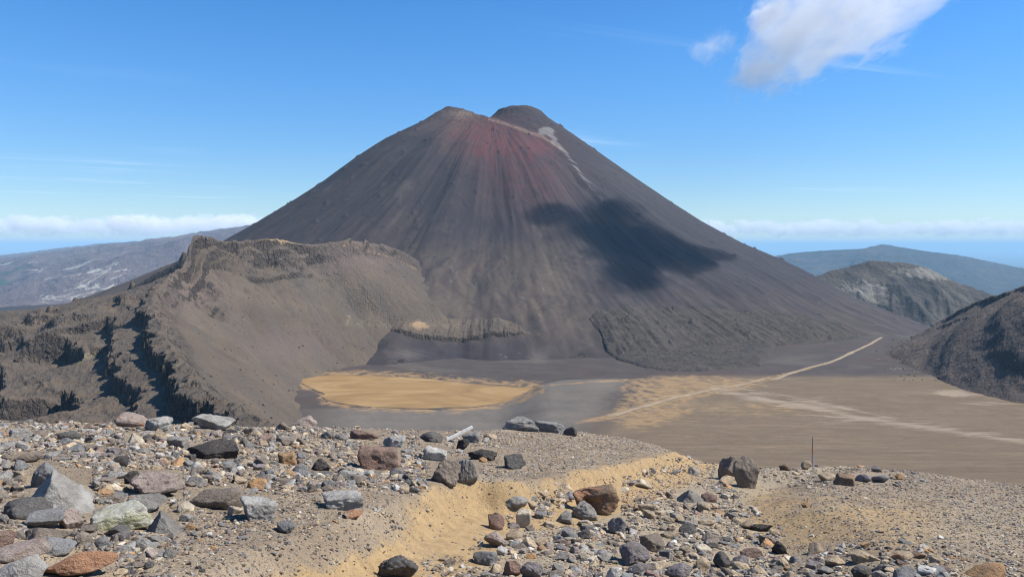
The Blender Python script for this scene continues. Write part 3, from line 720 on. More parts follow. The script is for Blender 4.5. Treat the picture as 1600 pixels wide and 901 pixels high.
cloud('cloud', [cb(1195, 22, D1, 24), cb(1210, 14, D1, 16)], .018, 3.6, .008, .4, None, 'small white puff touching the upper left side of the large cumulus', 'cloud', soft=.7, bias=.0, deep=2.0)
# unseen cloud added to throw the shadow on the cone: along the sun ray, above the picture
hit = [P(968, 383, d) for d in np.arange(1700, 2600, 4.0)]
hit = next(h for h in hit if h[2] < float(volcano_z(np.array([h[0]]), np.array([h[1]]), False)[0]))
Q = hit + 1250*np.array(S)
rs = np.random.RandomState(4)
cloud('cloud', [(Q[0]+a, Q[1]+b_, Q[2]+c, r) for a, b_, c, r in ((0, 0, 0, 170), (120, 40, 10, 150), (-110, -20, -10, 130), (215, 65, 20, 115), (300, 95, 25, 75), (60, -150, 0, 130), (-210, 20, -6, 80), (-60, 140, 0, 120))],
      .0080, 2.4, .021, .6, None, 'unseen cloud high over the right flank of the cone, added to cast the dark shadow', 'cloud', soft=.5, squash=.6, bias=-.1)
DB = 30000
def bank(name, x0, x1, yb, yt, seed, label, dens):
    r_ = random.Random(seed); L = []
    x = x0
    while x < x1:
        h = r_.uniform(.5, 1.0); rp = (yb-yt)*.44*h+4
        L.append(cb(x, yb-rp*.62, DB+r_.uniform(-1200, 1200), rp*1.5)); x += r_.uniform(14, 26)
    n = 7; k = 0
    while k < len(L):
        ch = L[k:k+n]
        o = cloud('cloud_bank', ch, .0022, 4.0, dens, .3, 'stuff', label, None, soft=.4, squash=.7, bias=.08, deep=1.6); k += n
bank('cloud_bank', -30, 420, 362, 335, 3, 'low white and grey cloud bank over the left horizon', .0018)
bank('cloud_bank', 1090, 1640, 364, 345, 5, 'low white cloud bank over the right horizon', .0018)
# ------------------------------------------------------------------ foreground shoulder
GA, GB, EYE = .183, .10, 1.65
def plane_hit(px, py, off=0.0):
    q = P(px, py, 1.0); u, tt = q[0], -q[2]; y = (EYE+off)/max(tt-(GA+GB*u), .02); return (u*y, y)
SIL = [(-300, 640), (0, 641), (200, 646), (400, 655), (480, 656), (620, 662), (700, 666), (800, 665), (900, 669), (960, 676), (1020, 687), (1060, 699), (1085, 709), (1110, 716), (1150, 718), (1200, 723), (1250, 724), (1330, 722), (1430, 729), (1600, 750), (1900, 795)]
PATHL = [(380, 960), (440, 901), (500, 878), (560, 858), (630, 826), (690, 792), (740, 772), (800, 774), (850, 771), (930, 752), (1000, 736), (1050, 722), (1085, 710)]
PATHR = [(600, 960), (640, 890), (700, 840), (745, 812), (790, 785), (850, 778)]
MOUND = [(1330, 960), (1270, 901), (1235, 850), (1200, 805), (1165, 778), (1195, 756), (1255, 737), (1320, 727)]
gl = catmull([(*plane_hit(a, b, .15), 0) for a, b in PATHL], 5)
gm = catmull([(*plane_hit(a, b, .15), 0) for a, b in MOUND], 5)
def ground_fg(X, Y, detail=True):
    U = np.clip(X/Y, -.9, .9)
    pxs = 800+U*F_PX*1.0
    py = np.interp(pxs, *np.array(SIL).T); v = (450.5-py)/F_PX; tt = (sp-v*cp)/(cp+v*sp)
    slope = GA+GB*U
    sd, _, al = crest_field(X, Y, gl); sm, _, _ = crest_field(X, Y, gm)
    wob = fbm(X/1.6, Y/1.6, 3, 201)*.35 if detail else 0
    off = -.48*sst(-.45, .10, sd+wob*.8)*(1-sst(26, 34, Y)*.3)
    off = off + .36*sst(-.2, 1.7, sm+wob) + .10*np.exp(-((sm-2.0)/1.6)**2)
    off = off - .07*np.exp(-((sd-.75)/.55)**2)
    z = -EYE - Y*slope + off
    edge = np.clip((EYE-off)/np.maximum(tt-slope, .02), 8, 60)
    e = Y-edge; w = 1.2
    z = z - .55*w*np.log1p(np.exp(np.clip(e/w, -30, 30))) - .0*e
    if detail:
        z = z + .10*fbm(X/3.1, Y/3.1, 3, 203)*sst(3, 9, Y) + .05*fbm(X/.7, Y/.7, 3, 205)
        rg = .35+.65*sst(-.3, .5, np.abs(sd-.8)-.5)
        z = z + (.022*fbm(X/.17, Y/.17, 3, 207) + .008*ridged(X/.09, Y/.09, 3, 209))*rg
    return z, sd, sm, edge

def mat_soil():
    m, t, bc, nm = material('gravel_soil', .97)
    pos = t.pos(); oc = t.fac('ochre'); sa = t.fac('sand')
    n1 = t.noise(pos, .6, 5, .6); n2 = t.noise(pos, 5, 5, .65); n3 = t.noise(pos, 34, 4, .7)
    vs = t.voro(pos, 26); vc = t.voro(pos, 26, out='Color'); vs2 = t.voro(pos, 75); vc2 = t.voro(pos, 75, out='Color')
    c = t.ramp(n1, [(.3, (.180, .135, .090)), (.52, (.245, .190, .130)), (.72, (.33, .26, .18))])
    c = t.mix(t.mr(t.math('ADD', oc, t.math('MULTIPLY', t.math('SUBTRACT', n2, .5), .8)), .25, .75), c, t.ramp(n2, [(.3, (.255, .172, .085)), (.7, (.375, .262, .134))]))
    c = t.mix(t.mr(t.math('ADD', sa, t.math('MULTIPLY', t.math('SUBTRACT', n2, .5), .7)), .3, .8, 0, .8), c, (.34, .275, .185))
    sv = t.new('ShaderNodeSeparateColor'); t.put(sv.inputs[0], vc); sv2 = t.new('ShaderNodeSeparateColor'); t.put(sv2.inputs[0], vc2)
    pc = t.ramp(sv.outputs[0], [(0, (.07, .062, .055)), (.3, (.17, .145, .12)), (.55, (.26, .24, .215)), (.75, (.36, .28, .18)), (1, (.50, .43, .33))])
    pk = t.math('MULTIPLY', t.mr(vs, .42, .30), t.mr(sv.outputs[1], .45, .5)); pk = t.math('MULTIPLY', pk, t.fac('stony'))
    c = t.mix(t.math('MULTIPLY', pk, .85), c, pc)
    pc2 = t.ramp(sv2.outputs[0], [(0, (.06, .052, .045)), (.4, (.18, .15, .12)), (.7, (.30, .26, .21)), (1, (.52, .44, .32))])
    pk2 = t.math('MULTIPLY', t.mr(vs2, .45, .30), t.mr(sv2.outputs[1], .35, .4)); pk2 = t.math('MULTIPLY', pk2, t.mr(t.fac('stony'), 0, 1, .3, .8))
    c = t.mix(pk2, c, pc2)
    c = t.mix(t.mr(n3, .40, .28, 0, .5), c, (.06, .05, .04))
    t.put(bc, c)
    h = t.math('ADD', t.math('MULTIPLY', t.mr(vs, .45, .05), pk), t.math('MULTIPLY', t.math('MULTIPLY', t.mr(vs2, .45, .05), pk2), .45))
    h = t.math('ADD', h, t.math('MULTIPLY', n3, .5)); h = t.math('ADD', h, t.math('MULTIPLY', n2, .8))
    t.put(nm, t.bump(h, .03, 1.0)); return m
M_SOIL = mat_soil()

FX, FY, FU = fan(-.9, .9, 960, 2.2, 110, 640)
FZ, FSD, FSM, FEDGE = ground_fg(FX, FY)
FPX, FPY = project(FX, FY, FZ)
FW = plane_hit  # keep
ochre = np.clip(1.0*sst(-.22, .04, FSD)*(1-sst(.75, 1.45, FSD)) + .40*np.exp(-((FSD+.12)/.20)**2)+.75*np.exp(-((FSD+.22)/.34)**2)*sst(9, 13, FY) + .95*g2(FPX, FPY, 1310, 818, 230, 52) + .45*g2(FPX, FPY, 1180, 780, 60, 40)
                + .35*g2(FPX, FPY, 1020, 715, 90, 20), 0, 1)
ochre *= (.65+.35*sst(-.3, .3, fbm(FX/1.3, FY/1.3, 4, 221)))
sand = np.clip(.7*sst(.3, 1.2, FSD)*(1-sst(-.4, .6, FSM)) + .6*sst(.2, 1.5, FSM)*g2(FPX, FPY, 1560, 830, 260, 90), 0, 1)
stony = np.clip(1-.75*np.exp(-((FSD-.6)/.8)**2)-.35*ochre, .1, 1)
so_ = sheet('rocky_ground', FX, FY, FZ, M_SOIL, {'ochre': ochre, 'sand': sand, 'stony': stony}, label='stony volcanic shoulder with an ochre footpath worn into it')
PNX, PNY = FX.shape[1], FX.shape[0]
FT = -FZ/FY
FVIS = FT <= np.minimum.accumulate(FT, 0)+1e-4
def fg_hit(px, py):                          # the ground point that the photo shows at a pixel
    q = P(px, py, 1.0); c = int(np.clip(round((q[0]+.9)/1.8*(PNX-1)), 0, PNX-1)); tt = -q[2]
    k = np.argmax(FT[:, c] <= tt) if (FT[:, c] <= tt).any() else PNY-1
    return np.array([q[0]*FY[k, c], FY[k, c], FZ[k, c]])
def fg_z(x, y):
    return float(ground_fg(np.array([x]), np.array([y]))[0][0])

# ------------------------------------------------------------------ rocks
from mathutils import noise as mnoise
def ico(sub):
    bm = bmesh.new(); bmesh.ops.create_icosphere(bm, subdivisions=sub, radius=1)
    V = np.array([v.co[:] for v in bm.verts]); Fc = np.array([[v.index for v in f.verts] for f in bm.faces]); bm.free(); return V, Fc
ICO = {k: ico(k) for k in (1, 2, 3, 4, 5)}
def rock_shape(seed, kind, sub):
    r_ = np.random.RandomState(seed); V, Fc = ICO[sub]; V = V/np.linalg.norm(V, axis=1)[:, None]
    n = {'ang': 10, 'rnd': 14, 'pit': 13, 'slab': 11, 'pyr': 6, 'blk': 10, 'split': 10}[kind]
    N = r_.normal(size=(n, 3)); N /= np.linalg.norm(N, axis=1)[:, None]; D = r_.uniform(.58, 1.0, n)
    if kind == 'blk':
        N[:6] = [(1, 0, 0), (-1, 0, 0), (0, 1, 0), (0, -1, 0), (0, 0, 1), (0, 0, -1)]; N[:6] += r_.normal(0, .14, (6, 3)); D[:6] = r_.uniform(.68, .8, 6); D[6:] = r_.uniform(.9, 1.05, n-6)
    if kind == 'pyr':
        N = np.array([(-.8, -.25, .5), (.75, -.35, .62), (0, .85, .5), (.1, -.85, .35), (0, 0, -1), (.3, .5, .8)])+r_.normal(0, .05, (6, 3)); D = np.array([.55, .5, .55, .6, .6, .75])
    N /= np.linalg.norm(N, axis=1)[:, None]
    p = {'ang': 46, 'rnd': 10, 'pit': 14, 'slab': 40, 'pyr': 40, 'blk': 40, 'split': 40}[kind]
    dd = np.maximum(V@N.T, 0)/D; rad = ((dd**p).sum(1)+1e-9)**(-1/p); rad = np.minimum(rad, 1.35)
    Q = V*rad[:, None]
    off = r_.uniform(-50, 50, 3)
    if sub >= 4:
        a1, a2, a3 = {'pit': (.15, .12, .07), 'rnd': (.10, .05, .020)}.get(kind, (.10, .075, .036))
        h = np.array([a1*mnoise.noise(Vector(q*1.7+off)) - .6*a2*abs(mnoise.noise(Vector(q*2.9-off))) + a2*mnoise.noise(Vector(q*4.3+off)) + a3*mnoise.noise(Vector(q*10+off))+ .4*a3*mnoise.noise(Vector(q*21+off)) for q in Q])
    else:
        h = .05*np.sin(Q@r_.normal(0, 3, 3)+off[0])+.03*np.sin(Q@r_.normal(0, 6, 3)+off[1])
    Q = Q*(1+h)[:, None]
    Q -= (Q.max(0)+Q.min(0))/2; Q /= (Q.max(0)-Q.min(0))/2
    return Q, Fc

def mat_rock(name, tinted, special=None):
    m, t, bc, nm = material(name, .92)
    if tinted: base = t.attr('tint').outputs['Color']; p = t.pos(); k = 1.0; rust = None; p2 = p
    else:
        oi = t.new('ShaderNodeObjectInfo'); base = oi.outputs['Color']; rust = t.math('SUBTRACT', 1.0, oi.outputs['Alpha'])
        p = t.vadd(t.pos(), t.vscale(oi.outputs['Location'], (3.1, 1.7, 2.3)))
    n1 = t.noise(p, 4.5, 5, .6); n2 = t.noise(p, 22, 5, .7); n3 = t.noise(p, 75, 4, .7)
    c = t.mix(t.mr(n1, .35, .68), t.mix(.5, base, (.10, .085, .07), 'MIX'), base)
    c = t.mix(t.mr(n2, .52, .74, 0, .5), c, t.mix(.5, base, (.55, .52, .46), 'MIX'))
    c = t.mix(t.mr(n2, .42, .28, 0, .65), c, (.05, .046, .042))
    c = t.mix(t.mr(n3, .60, .72, 0, .35), c, (.50, .47, .42)); c = t.mix(t.mr(n3, .40, .30, 0, .45), c, (.05, .045, .04))
    if rust is not None:
        e = t.math('ADD', t.noise(p, 2.6, 4, .6), t.math('MULTIPLY', t.math('SUBTRACT', n2, .5), .25))
        thr = t.math('SUBTRACT', .78, t.math('MULTIPLY', rust, .45))
        rm = t.mr(t.math('SUBTRACT', e, thr), -.03, .05)
        c = t.mix(t.math('MULTIPLY', rm, t.math('GREATER_THAN', rust, .02)), c, t.mix(n2, (.22, .105, .062), (.42, .24, .14)))
    if special == 'lichen':
        zz = t.new('ShaderNodeSeparateXYZ'); t.put(zz.inputs[0], t.objco())
        c = t.mix(t.mr(n1, .30, .50), (.20, .18, .15), (.46, .44, .38))
        lm = t.math('MULTIPLY', t.mr(t.noise(p, 9, 5, .7), .40, .58), t.mr(zz.outputs['Z'], .35, -.2))
        c = t.mix(lm, c, (.25, .25, .095))
    t.put(bc, c)
    h = t.math('ADD', t.math('MULTIPLY', n2, .6), t.math('MULTIPLY', n3, .22)); h = t.math('ADD', h, t.math('MULTIPLY', t.noise(p, 9, 3, .6), .6))
    t.put(nm, t.bump(h, .075 if not tinted else .04, .95)); return m
M_ROCK, M_STONE, M_LICHEN = mat_rock('volcanic_rock', False), mat_rock('loose_stone', True), mat_rock('lichen_rock', False, 'lichen')

CLR = {'grey': (.222, .209, .188), 'pale grey': (.320, .304, .275), 'blue-grey': (.188, .187, .182), 'dark grey': (.085, .081, .078), 'black': (.032, .030, .030), 'brown-grey': (.185, .150, .118),
       'tan': (.39, .30, .195), 'orange': (.37, .215, .10), 'reddish': (.205, .130, .100), 'cream': (.50, .43, .32), 'pinkish': (.32, .255, .215), 'purple-grey': (.195, .172, .168), 'brown': (.20, .130, .080), 'white': (.50, .48, .43)}
# x0 y0 x1 y1 in the photograph, colour, shape, rust, short name, label
H = [
 (38, 731, 145, 802, 'pale grey', 'pyr', 0, 'the pyramid boulder', 'big pale grey pyramid-shaped boulder with pitted lower face among the rubble'),
 (50, 722, 92, 764, 'blue-grey', 'ang', 0, None, 'blue-grey upright rock leaning behind the big pyramid-shaped boulder'),
 (5, 778, 78, 815, 'dark grey', 'rnd', 0, None, 'dark low rounded rock at the foot of the pyramid-shaped boulder'),
 (205, 734, 286, 779, 'pinkish', 'pit', .25, 'the lumpy pinkish boulder', 'lumpy pinkish-grey boulder with a black stone standing in for its dark hole'),
 (194, 734, 220, 758, 'black', 'pit', 0, None, 'black stone standing in for the dark hole in the lumpy pinkish boulder'),  # black colour stands for the shade inside the boulder's hole
 (298, 761, 386, 799, 'brown-grey', 'rnd', 0, 'the undercut boulder', 'long brown-grey boulder with a dark undercut, resting on small stones'),
 (376, 773, 435, 813, 'pale grey', 'blk', .15, 'the wedge rock', 'pale grey wedge-shaped rock with tan broken end on bare gravel'),
 (355, 788, 380, 804, 'cream', 'rnd', 0, None, 'small cream stone between the undercut boulder and the wedge-shaped rock'),
 (277, 783, 304, 803, 'cream', 'rnd', 0, None, 'rounded cream stone beside the dark undercut of the brown-grey boulder'),
 (229, 795, 285, 838, 'grey', 'pyr', 0, 'the grey pointed rock', 'plain grey pointed rock in front of the lichen-covered slab'),
 (136, 787, 240, 829, 'white', 'blk', 0, 'the lichen slab', 'white-topped slab with yellow-green lichen on its front face'),
 (195, 769, 262, 802, 'grey', 'slab', .35, None, 'grey flat rock with a rusty red corner behind the lichen slab'),
 (40, 797, 101, 831, 'blue-grey', 'ang', 0, 'the blue-grey rock', 'blue-grey angular rock next to a cream-pink stone, below the pyramid boulder'),
 (90, 791, 130, 829, 'pinkish', 'ang', 0, None, 'pale pinkish angular rock wedged next to the lichen slab'),
 (42, 819, 112, 850, 'brown-grey', 'rnd', .1, None, 'brownish-grey rounded rock just below the blue-grey angular rock'),
 (-6, 843, 74, 884, 'pinkish', 'rnd', .35, None, 'pink and grey rounded rock behind the pale round boulder in the corner'),
 (50, 841, 119, 874, 'blue-grey', 'rnd', 0, None, 'slaty blue-grey rounded rock behind the orange and white boulder'),
 (72, 862, 181, 908, 'pinkish', 'rnd', .75, 'the orange and white boulder', 'rounded boulder streaked orange and white at the bottom of the view'),
 (-8, 869, 70, 912, 'pale grey', 'rnd', 0, 'the pale corner boulder', 'pale grey smooth rounded boulder beside the orange and white boulder'),
 (-14, 826, 24, 864, 'reddish', 'rnd', .3, None, 'reddish rounded rock above the pink and grey rock'),
 (161, 819, 204, 841, 'dark grey', 'rnd', 0, None, 'low dark grey rock between the lichen slab and bare gravel'),
 (147, 836, 174, 857, 'blue-grey', 'ang', 0, None, 'small blue-grey angular stone in front of the low dark grey rock'),
 (292, 692, 373, 718, 'black', 'slab', 0, 'the long black rock', 'long black flat-topped rock with deep overhang, in the rubble field'),
 (434, 707, 464, 728, 'orange', 'blk', 0, 'the bright orange rock', 'bright orange blocky rock, the most vivid stone in the rubble'),
 (180, 642, 235, 669, 'pinkish', 'rnd', .4, 'the tan skyline boulder', 'largest tan-pink rounded boulder on the skyline of the rubble field'),
 (228, 650, 270, 676, 'pale grey', 'slab', 0, None, 'pale grey slab leaning beside the tan skyline boulder'),
 (301, 654, 368, 674, 'pale grey', 'slab', 0, 'the pale flat slab', 'wide pale grey flat slab near the rim of the rubble field'),
 (345, 655, 384, 664, 'white', 'slab', 0, None, 'thin white flat stone on the rim next to the pale flat slab'),
 (199, 675, 226, 694, 'cream', 'pyr', 0, 'the cream pointed stone', 'cream pointed stone standing out in the middle of the rubble field'),
 (160, 737, 199, 753, 'pale grey', 'slab', 0, None, 'pale grey flat stone between the pyramid boulder and the black stone standing in for a hole'),
 (18, 706, 66, 726, 'brown-grey', 'rnd', 0, 'the overhung brown rock', 'brown-grey rock with a black hollow under it, far side of the pyramid boulder'),
 (14, 668, 49, 686, 'pale grey', 'rnd', 0, None, 'pale grey rounded rock near the rim, past the overhung brown rock'),
 (88, 672, 126, 688, 'dark grey', 'rnd', .3, None, 'dark rounded rock with tan cap near the rubble rim'),
 (456, 649, 496, 668, 'pinkish', 'rnd', .25, 'the pinkish rim boulder', 'pinkish domed boulder on the rim in front of the dark cliff end'),
 (0, 640, 24, 658, 'blue-grey', 'rnd', 0, None, 'blue-grey rock on the rim at the edge of the view'),
 (28, 643, 50, 654, 'blue-grey', 'slab', 0, None, 'low blue-grey stone on the rim, second from the edge of the view'),
 (558, 694, 627, 737, 'reddish', 'blk', .35, 'the reddish square boulder', 'large squarish reddish-brown boulder with a dark shaded end'),
 (673, 713, 721, 762, 'brown-grey', 'pit', 0, 'the pitted twin boulder', 'dark brown pitted boulder, one half of the twin boulders by the path bank'),
 (710, 715, 748, 764, 'grey', 'ang', 0, None, 'smooth grey boulder touching the pitted twin boulder by the path bank'),
 (729, 701, 777, 721, 'black', 'pit', 0, 'the black arched rock', 'black pitted arched rock with a small orange stone in its hollow'),
 (748, 714, 762, 724, 'orange', 'rnd', 0, None, 'small orange stone in the hollow of the black arched rock'),
 (786, 707, 822, 734, 'dark grey', 'ang', 0, 'the lone dark rock', 'lone dark grey rock on bare gravel past the black arched rock'),
 (502, 768, 569, 799, 'pale grey', 'blk', 0, 'the oblong grey rock', 'pale grey oblong rock lying alone on gravel above an orange-brown stone'),
 (537, 795, 568, 817, 'tan', 'ang', .6, None, 'orange-brown stone tucked under the oblong grey rock'),
 (661, 695, 699, 722, 'white', 'ang', 0, 'the white block', 'white angular block with a black shaded side near the twin boulders'),
 (599, 681, 636, 701, 'pale grey', 'blk', 0, None, 'pale grey block behind the reddish square boulder'),
 (657, 672, 696, 693, 'dark grey', 'slab', 0, None, 'dark grey long stone at the lower end of the white stake'),
 (712, 684, 734, 704, 'black', 'ang', 0, None, 'black angular stone below the raised end of the white stake'),
 (722, 674, 750, 693, 'blue-grey', 'ang', 0, None, 'blue-grey stone behind the black angular stone by the white stake'),
 (786, 659, 846, 675, 'grey', 'slab', 0, None, 'grey-brown flat slab on the skyline beside the pale blue slab'),
 (835, 656, 885, 677, 'blue-grey', 'blk', 0, 'the pale blue skyline slab', 'pale blue-grey upright slab on the skyline above the path bank'),
 (880, 664, 902, 682, 'dark grey', 'ang', 0, None, 'dark grey stone leaning against the pale blue skyline slab'),
 (589, 864, 655, 910, 'dark grey', 'pit', 0, 'the lumpy black boulder', 'dark lumpy cinder boulder at the lower edge of the path'),
 (780, 771, 826, 801, 'grey', 'rnd', 0, 'the round path-side rock', 'grey rounded rock standing alone at the side of the ochre path'),
 (806, 795, 831, 826, 'cream', 'blk', 0, None, 'cream blocky stone below the grey rounded path-side rock'),
 (762, 800, 789, 830, 'reddish', 'slab', 0, None, 'reddish tilted slab at the path edge beside the cream blocky stone'),
 (755, 829, 797, 857, 'pinkish', 'ang', 0, None, 'pinkish-tan angular rock below the reddish tilted slab'),
 (738, 859, 779, 885, 'blue-grey', 'rnd', 0, 'the slate blue rock', 'slate-blue rounded rock near the lumpy black boulder'),
 (546, 672, 596, 689, 'reddish', 'slab', 0, None, 'reddish flat stone behind the reddish square boulder towards the rim'),
 (486, 714, 517, 738, 'black', 'ang', 0, 'the black angular rock', 'black angular rock with a pale stone beside it, near the bright orange rock'),
 (432, 813, 463, 835, 'blue-grey', 'ang', 0, None, 'small blue-grey rock alone on dark gravel below the wedge-shaped rock'),
 (893, 754, 970, 806, 'brown', 'split', .55, 'the hollow brown boulder', 'large rusty brown boulder with a dark hollow face beside the path'),
 (889, 783, 936, 815, 'grey', 'ang', 0, None, 'grey angular rock leaning on the front of the hollow brown boulder'),
 (866, 796, 895, 820, 'grey', 'ang', 0, None, 'grey stone just off the grey rock that leans on the hollow boulder'),
 (948, 805, 979, 836, 'blue-grey', 'slab', 0, 'the flat blue-grey slab', 'blue-grey smooth flat slab in the rubble in front of the hollow boulder'),
 (998, 829, 1039, 863, 'brown-grey', 'ang', 0, 'the dark brown block', 'dark brown-grey block in the middle of the trench rubble'),
 (966, 848, 1016, 885, 'purple-grey', 'ang', 0, 'the purple-grey rock', 'purple-grey flat-topped rock beside the dark brown block'),
 (1056, 763, 1101, 788, 'grey', 'pyr', 0, 'the grey triangular rock', 'grey triangular rock in the trench below the split boulder'),
 (1120, 711, 1156, 752, 'brown-grey', 'ang', 0, 'the split boulder', 'shaded half of the tall split boulder on the crest'),
 (1145, 712, 1187, 764, 'brown-grey', 'ang', 0, None, 'taller sunlit half of the tall split boulder on the crest'),
 (1122, 743, 1150, 756, 'tan', 'rnd', 0, None, 'small tan rounded stone at the foot of the split boulder'),
 (989, 747, 1018, 764, 'cream', 'slab', 0, None, 'cream flat stone against the ochre bank past the hollow boulder'),
 (1113, 861, 1141, 889, 'dark grey', 'ang', 0, None, 'dark grey upright stone in the lower rubble beside a grey broad stone'),
 (1138, 866, 1170, 886, 'purple-grey', 'ang', 0, None, 'purple-grey broad stone beside the dark grey upright stone'),
 (1205, 844, 1230, 867, 'black', 'pit', 0, 'the black cinder', 'black crumbly cinder at the sandy edge of the rubble'),
 (1171, 816, 1208, 832, 'black', 'slab', 0, None, 'black flat stone at the rubble edge behind the black cinder'),
 (1155, 854, 1193, 873, 'reddish', 'slab', 0, 'the reddish-brown slab', 'reddish-brown low slab beside the black cinder'),
 (1039, 878, 1083, 908, 'purple-grey', 'rnd', 0, None, 'purple-grey rounded rock at the bottom of the trench rubble'),
 (945, 882, 972, 908, 'white', 'ang', 0, None, 'whitish pointed stone at the bottom edge beside purple-grey rocks'),
 (812, 875, 849, 908, 'purple-grey', 'ang', 0, None, 'purple-grey rock at the bottom edge beside a reddish-brown stone'),
 (785, 874, 816, 902, 'reddish', 'ang', 0, None, 'reddish-brown stone at the bottom edge near the slate-blue rock'),
 (1155, 809, 1183, 828, 'tan', 'ang', 0, None, 'tan stone at the sandy rubble edge next to the black flat stone'),
 (1090, 812, 1119, 822, 'tan', 'slab', 0, None, 'tan low slab on sand in the trench beyond the dark brown block'),
 (1094, 771, 1122, 786, 'reddish', 'ang', 0, None, 'reddish stone beside the grey triangular rock'),
 (1212, 715, 1236, 728, 'blue-grey', 'ang', 0, None, 'blue-grey stone resting on a brown stone on the crest'),
 (1217, 724, 1236, 736, 'brown', 'rnd', 0, None, 'brown stone under the blue-grey stone on the crest'),
 (1251, 719, 1268, 735, 'tan', 'ang', 0, None, 'tan stone at the foot of the blue marker pole'),
 (1303, 740, 1338, 760, 'brown', 'blk', 0, 'the brown mound rock', 'brown blocky rock with dark front in the row on the gravel mound'),
 (1278, 737, 1309, 753, 'tan', 'rnd', 0, None, 'tan rock in the row on the gravel mound, nearest the marker pole'),
 (1337, 738, 1361, 755, 'purple-grey', 'ang', 0, None, 'purplish rock in the mound row between the brown and blue-grey rocks'),
 (1361, 739, 1388, 756, 'blue-grey', 'ang', 0, 'the blue mound rock', 'blue-grey rock ending the row of rocks on the gravel mound'),
 (1398, 739, 1411, 751, 'orange', 'ang', 0, None, 'small orange-brown stone apart from the row on the gravel mound'),
 (1283, 716, 1302, 727, 'grey', 'ang', 0, None, 'grey stone on the crest just past the marker pole'),
 (1302, 718, 1323, 729, 'brown', 'slab', 0, None, 'brown flat stone on the crest above the row of mound rocks'),
 (1420, 722, 1446, 731, 'pale grey', 'slab', 0, None, 'pale grey flat stone on the crest where the stones end'),
 (1328, 859, 1375, 881, 'tan', 'ang', .2, 'the tan double rock', 'tan rock with a dark notch on the sandy slope'),
 (1393, 861, 1426, 878, 'tan', 'rnd', .5, None, 'orange-tan rounded rock on sand between the tan rock and a brown stone'),
 (1421, 863, 1446, 875, 'brown', 'ang', 0, None, 'dark brown stone touching the orange-tan rounded rock on sand'),
 (1289, 870, 1323, 888, 'tan', 'ang', 0, None, 'tan angular rock on sand, lower than the tan notched rock'),
 (1329, 883, 1362, 908, 'dark grey', 'rnd', 0, None, 'dark grey rounded rock at the bottom edge below the tan notched rock'),
 (1396, 884, 1433, 908, 'blue-grey', 'rnd', 0, 'the dark blue bottom rock', 'dark blue-grey rounded rock at the bottom edge of the sandy slope'),
 (1509, 879, 1566, 908, 'orange', 'rnd', .3, 'the orange corner rock', 'smooth orange rock alone at the bottom of the sandy slope'),
 (1252, 784, 1266, 795, 'orange', 'pit', 0, None, 'small ochre lump alone on the bare ochre slope'),
 (1278, 884, 1302, 899, 'grey', 'ang', 0, None, 'grey stone at the bottom edge beside the tan angular rock'),
]
rng = np.random.RandomState(12)
occ = []; LAND = []
def set_obj(o, label, cat, group=None):
    o['label'] = label; o['category'] = cat
    if group: o['group'] = group
for i, (x0, y0, x1, y1, col, kind, rust, short, label) in enumerate(H):
    xm, wpx, hpx = (x0+x1)/2, x1-x0, y1-y0
    cut = y1 > 901
    g = fg_hit(xm, min(y1, 935)-1.5)
    dep = .85 if kind not in ('slab',) else .8
    d = g[1]; W = wpx/F_PX*d; Dp = W*dep if wpx < 2.2*hpx else W*.6
    ctr = np.array([g[0]*(1+.42*Dp/d), d+.42*Dp]); zg = fg_z(*ctr); z0 = min(zg, g[2])
    ztop = P(xm, y0, d+.5*Dp)[2]
    Hh = max(ztop-z0, .34*W)
    Hh = min(Hh, 1.45*W*hpx/wpx)
    sink = .20*Hh+.01
    Q, Fc = rock_shape(100+i*7, kind, 5 if wpx > 30 else 4)
    if kind == 'split': # broken hollow on the side facing the path
        f = np.exp(-((Q[:, 0]+.45)/.42)**2-((Q[:, 2]-.0)/.75)**2)*(Q[:, 1] < 0); Q[:, 1] += f*.85
    hh = (Hh+sink)/2
    Vv = Q*np.array([W/2, Dp/2, hh])
    ang = -math.atan2(ctr[0], ctr[1]) + (rng.uniform(-.25, .25) if kind not in ('pyr', 'split', 'blk') else rng.uniform(-.08, .08))
    nm_ = 'boulder' if wpx > 44 else ('rock' if wpx > 28 else 'stone')
    o = link(nm_, fast_mesh(nm_, Vv, Fc), M_LICHEN if 'lichen on' in label else M_ROCK)
    o.location = (ctr[0], ctr[1], z0-sink+hh); o.rotation_euler = (0, 0, ang)
    c = np.array(CLR[col])*rng.uniform(.9, 1.1); o.color = (*np.minimum(c*1.15, .7), 1-rust)
    set_obj(o, label, nm_)
    occ.append((xm, (y0+y1)/2, wpx*.5, hpx*.5))
    if short: LAND.append((short, xm, (y0+y1)/2, wpx, hpx))

# ---- scattered stones: drawn from the visible ground, the largest as objects, the rest as one mass
A_ = [(-60, 636), (400, 650), (620, 658), (705, 664), (770, 690), (670, 722), (650, 765), (580, 755), (430, 765), (300, 800), (275, 850), (180, 905), (-60, 905)]
B_ = [(760, 830), (800, 795), (850, 775), (880, 760), (960, 758), (1060, 722), (1120, 712), (1190, 738), (1150, 785), (1215, 830), (1240, 905), (590, 905), (660, 880), (735, 860)]
C_ = [(1240, 905), (1280, 868), (1330, 860), (1450, 858), (1480, 880), (1470, 905)]
D_ = [(1090, 708), (1250, 720), (1440, 724), (1440, 748), (1400, 760), (1270, 762), (1200, 745)]
cell = np.abs(np.gradient(FPX, axis=1)*np.gradient(FPY, axis=0))
inA, inB, inC, inD = (sst(-14, 10, polysd(FPX, FPY, q)) for q in (A_, B_, C_, D_))
inD = np.where(FPY < 765, inD, 0)
patch = .35+.65*sst(-.2, .35, fbm(FX/2.2, FY/2.2, 3, 231))
vis = FVIS & (FPX > -40) & (FPX < 1640) & (FPY < 925) & (FPY > 620)
dens = inA*(.45+.55*patch) + inB*.95*patch + inC*.6 + inD*.45
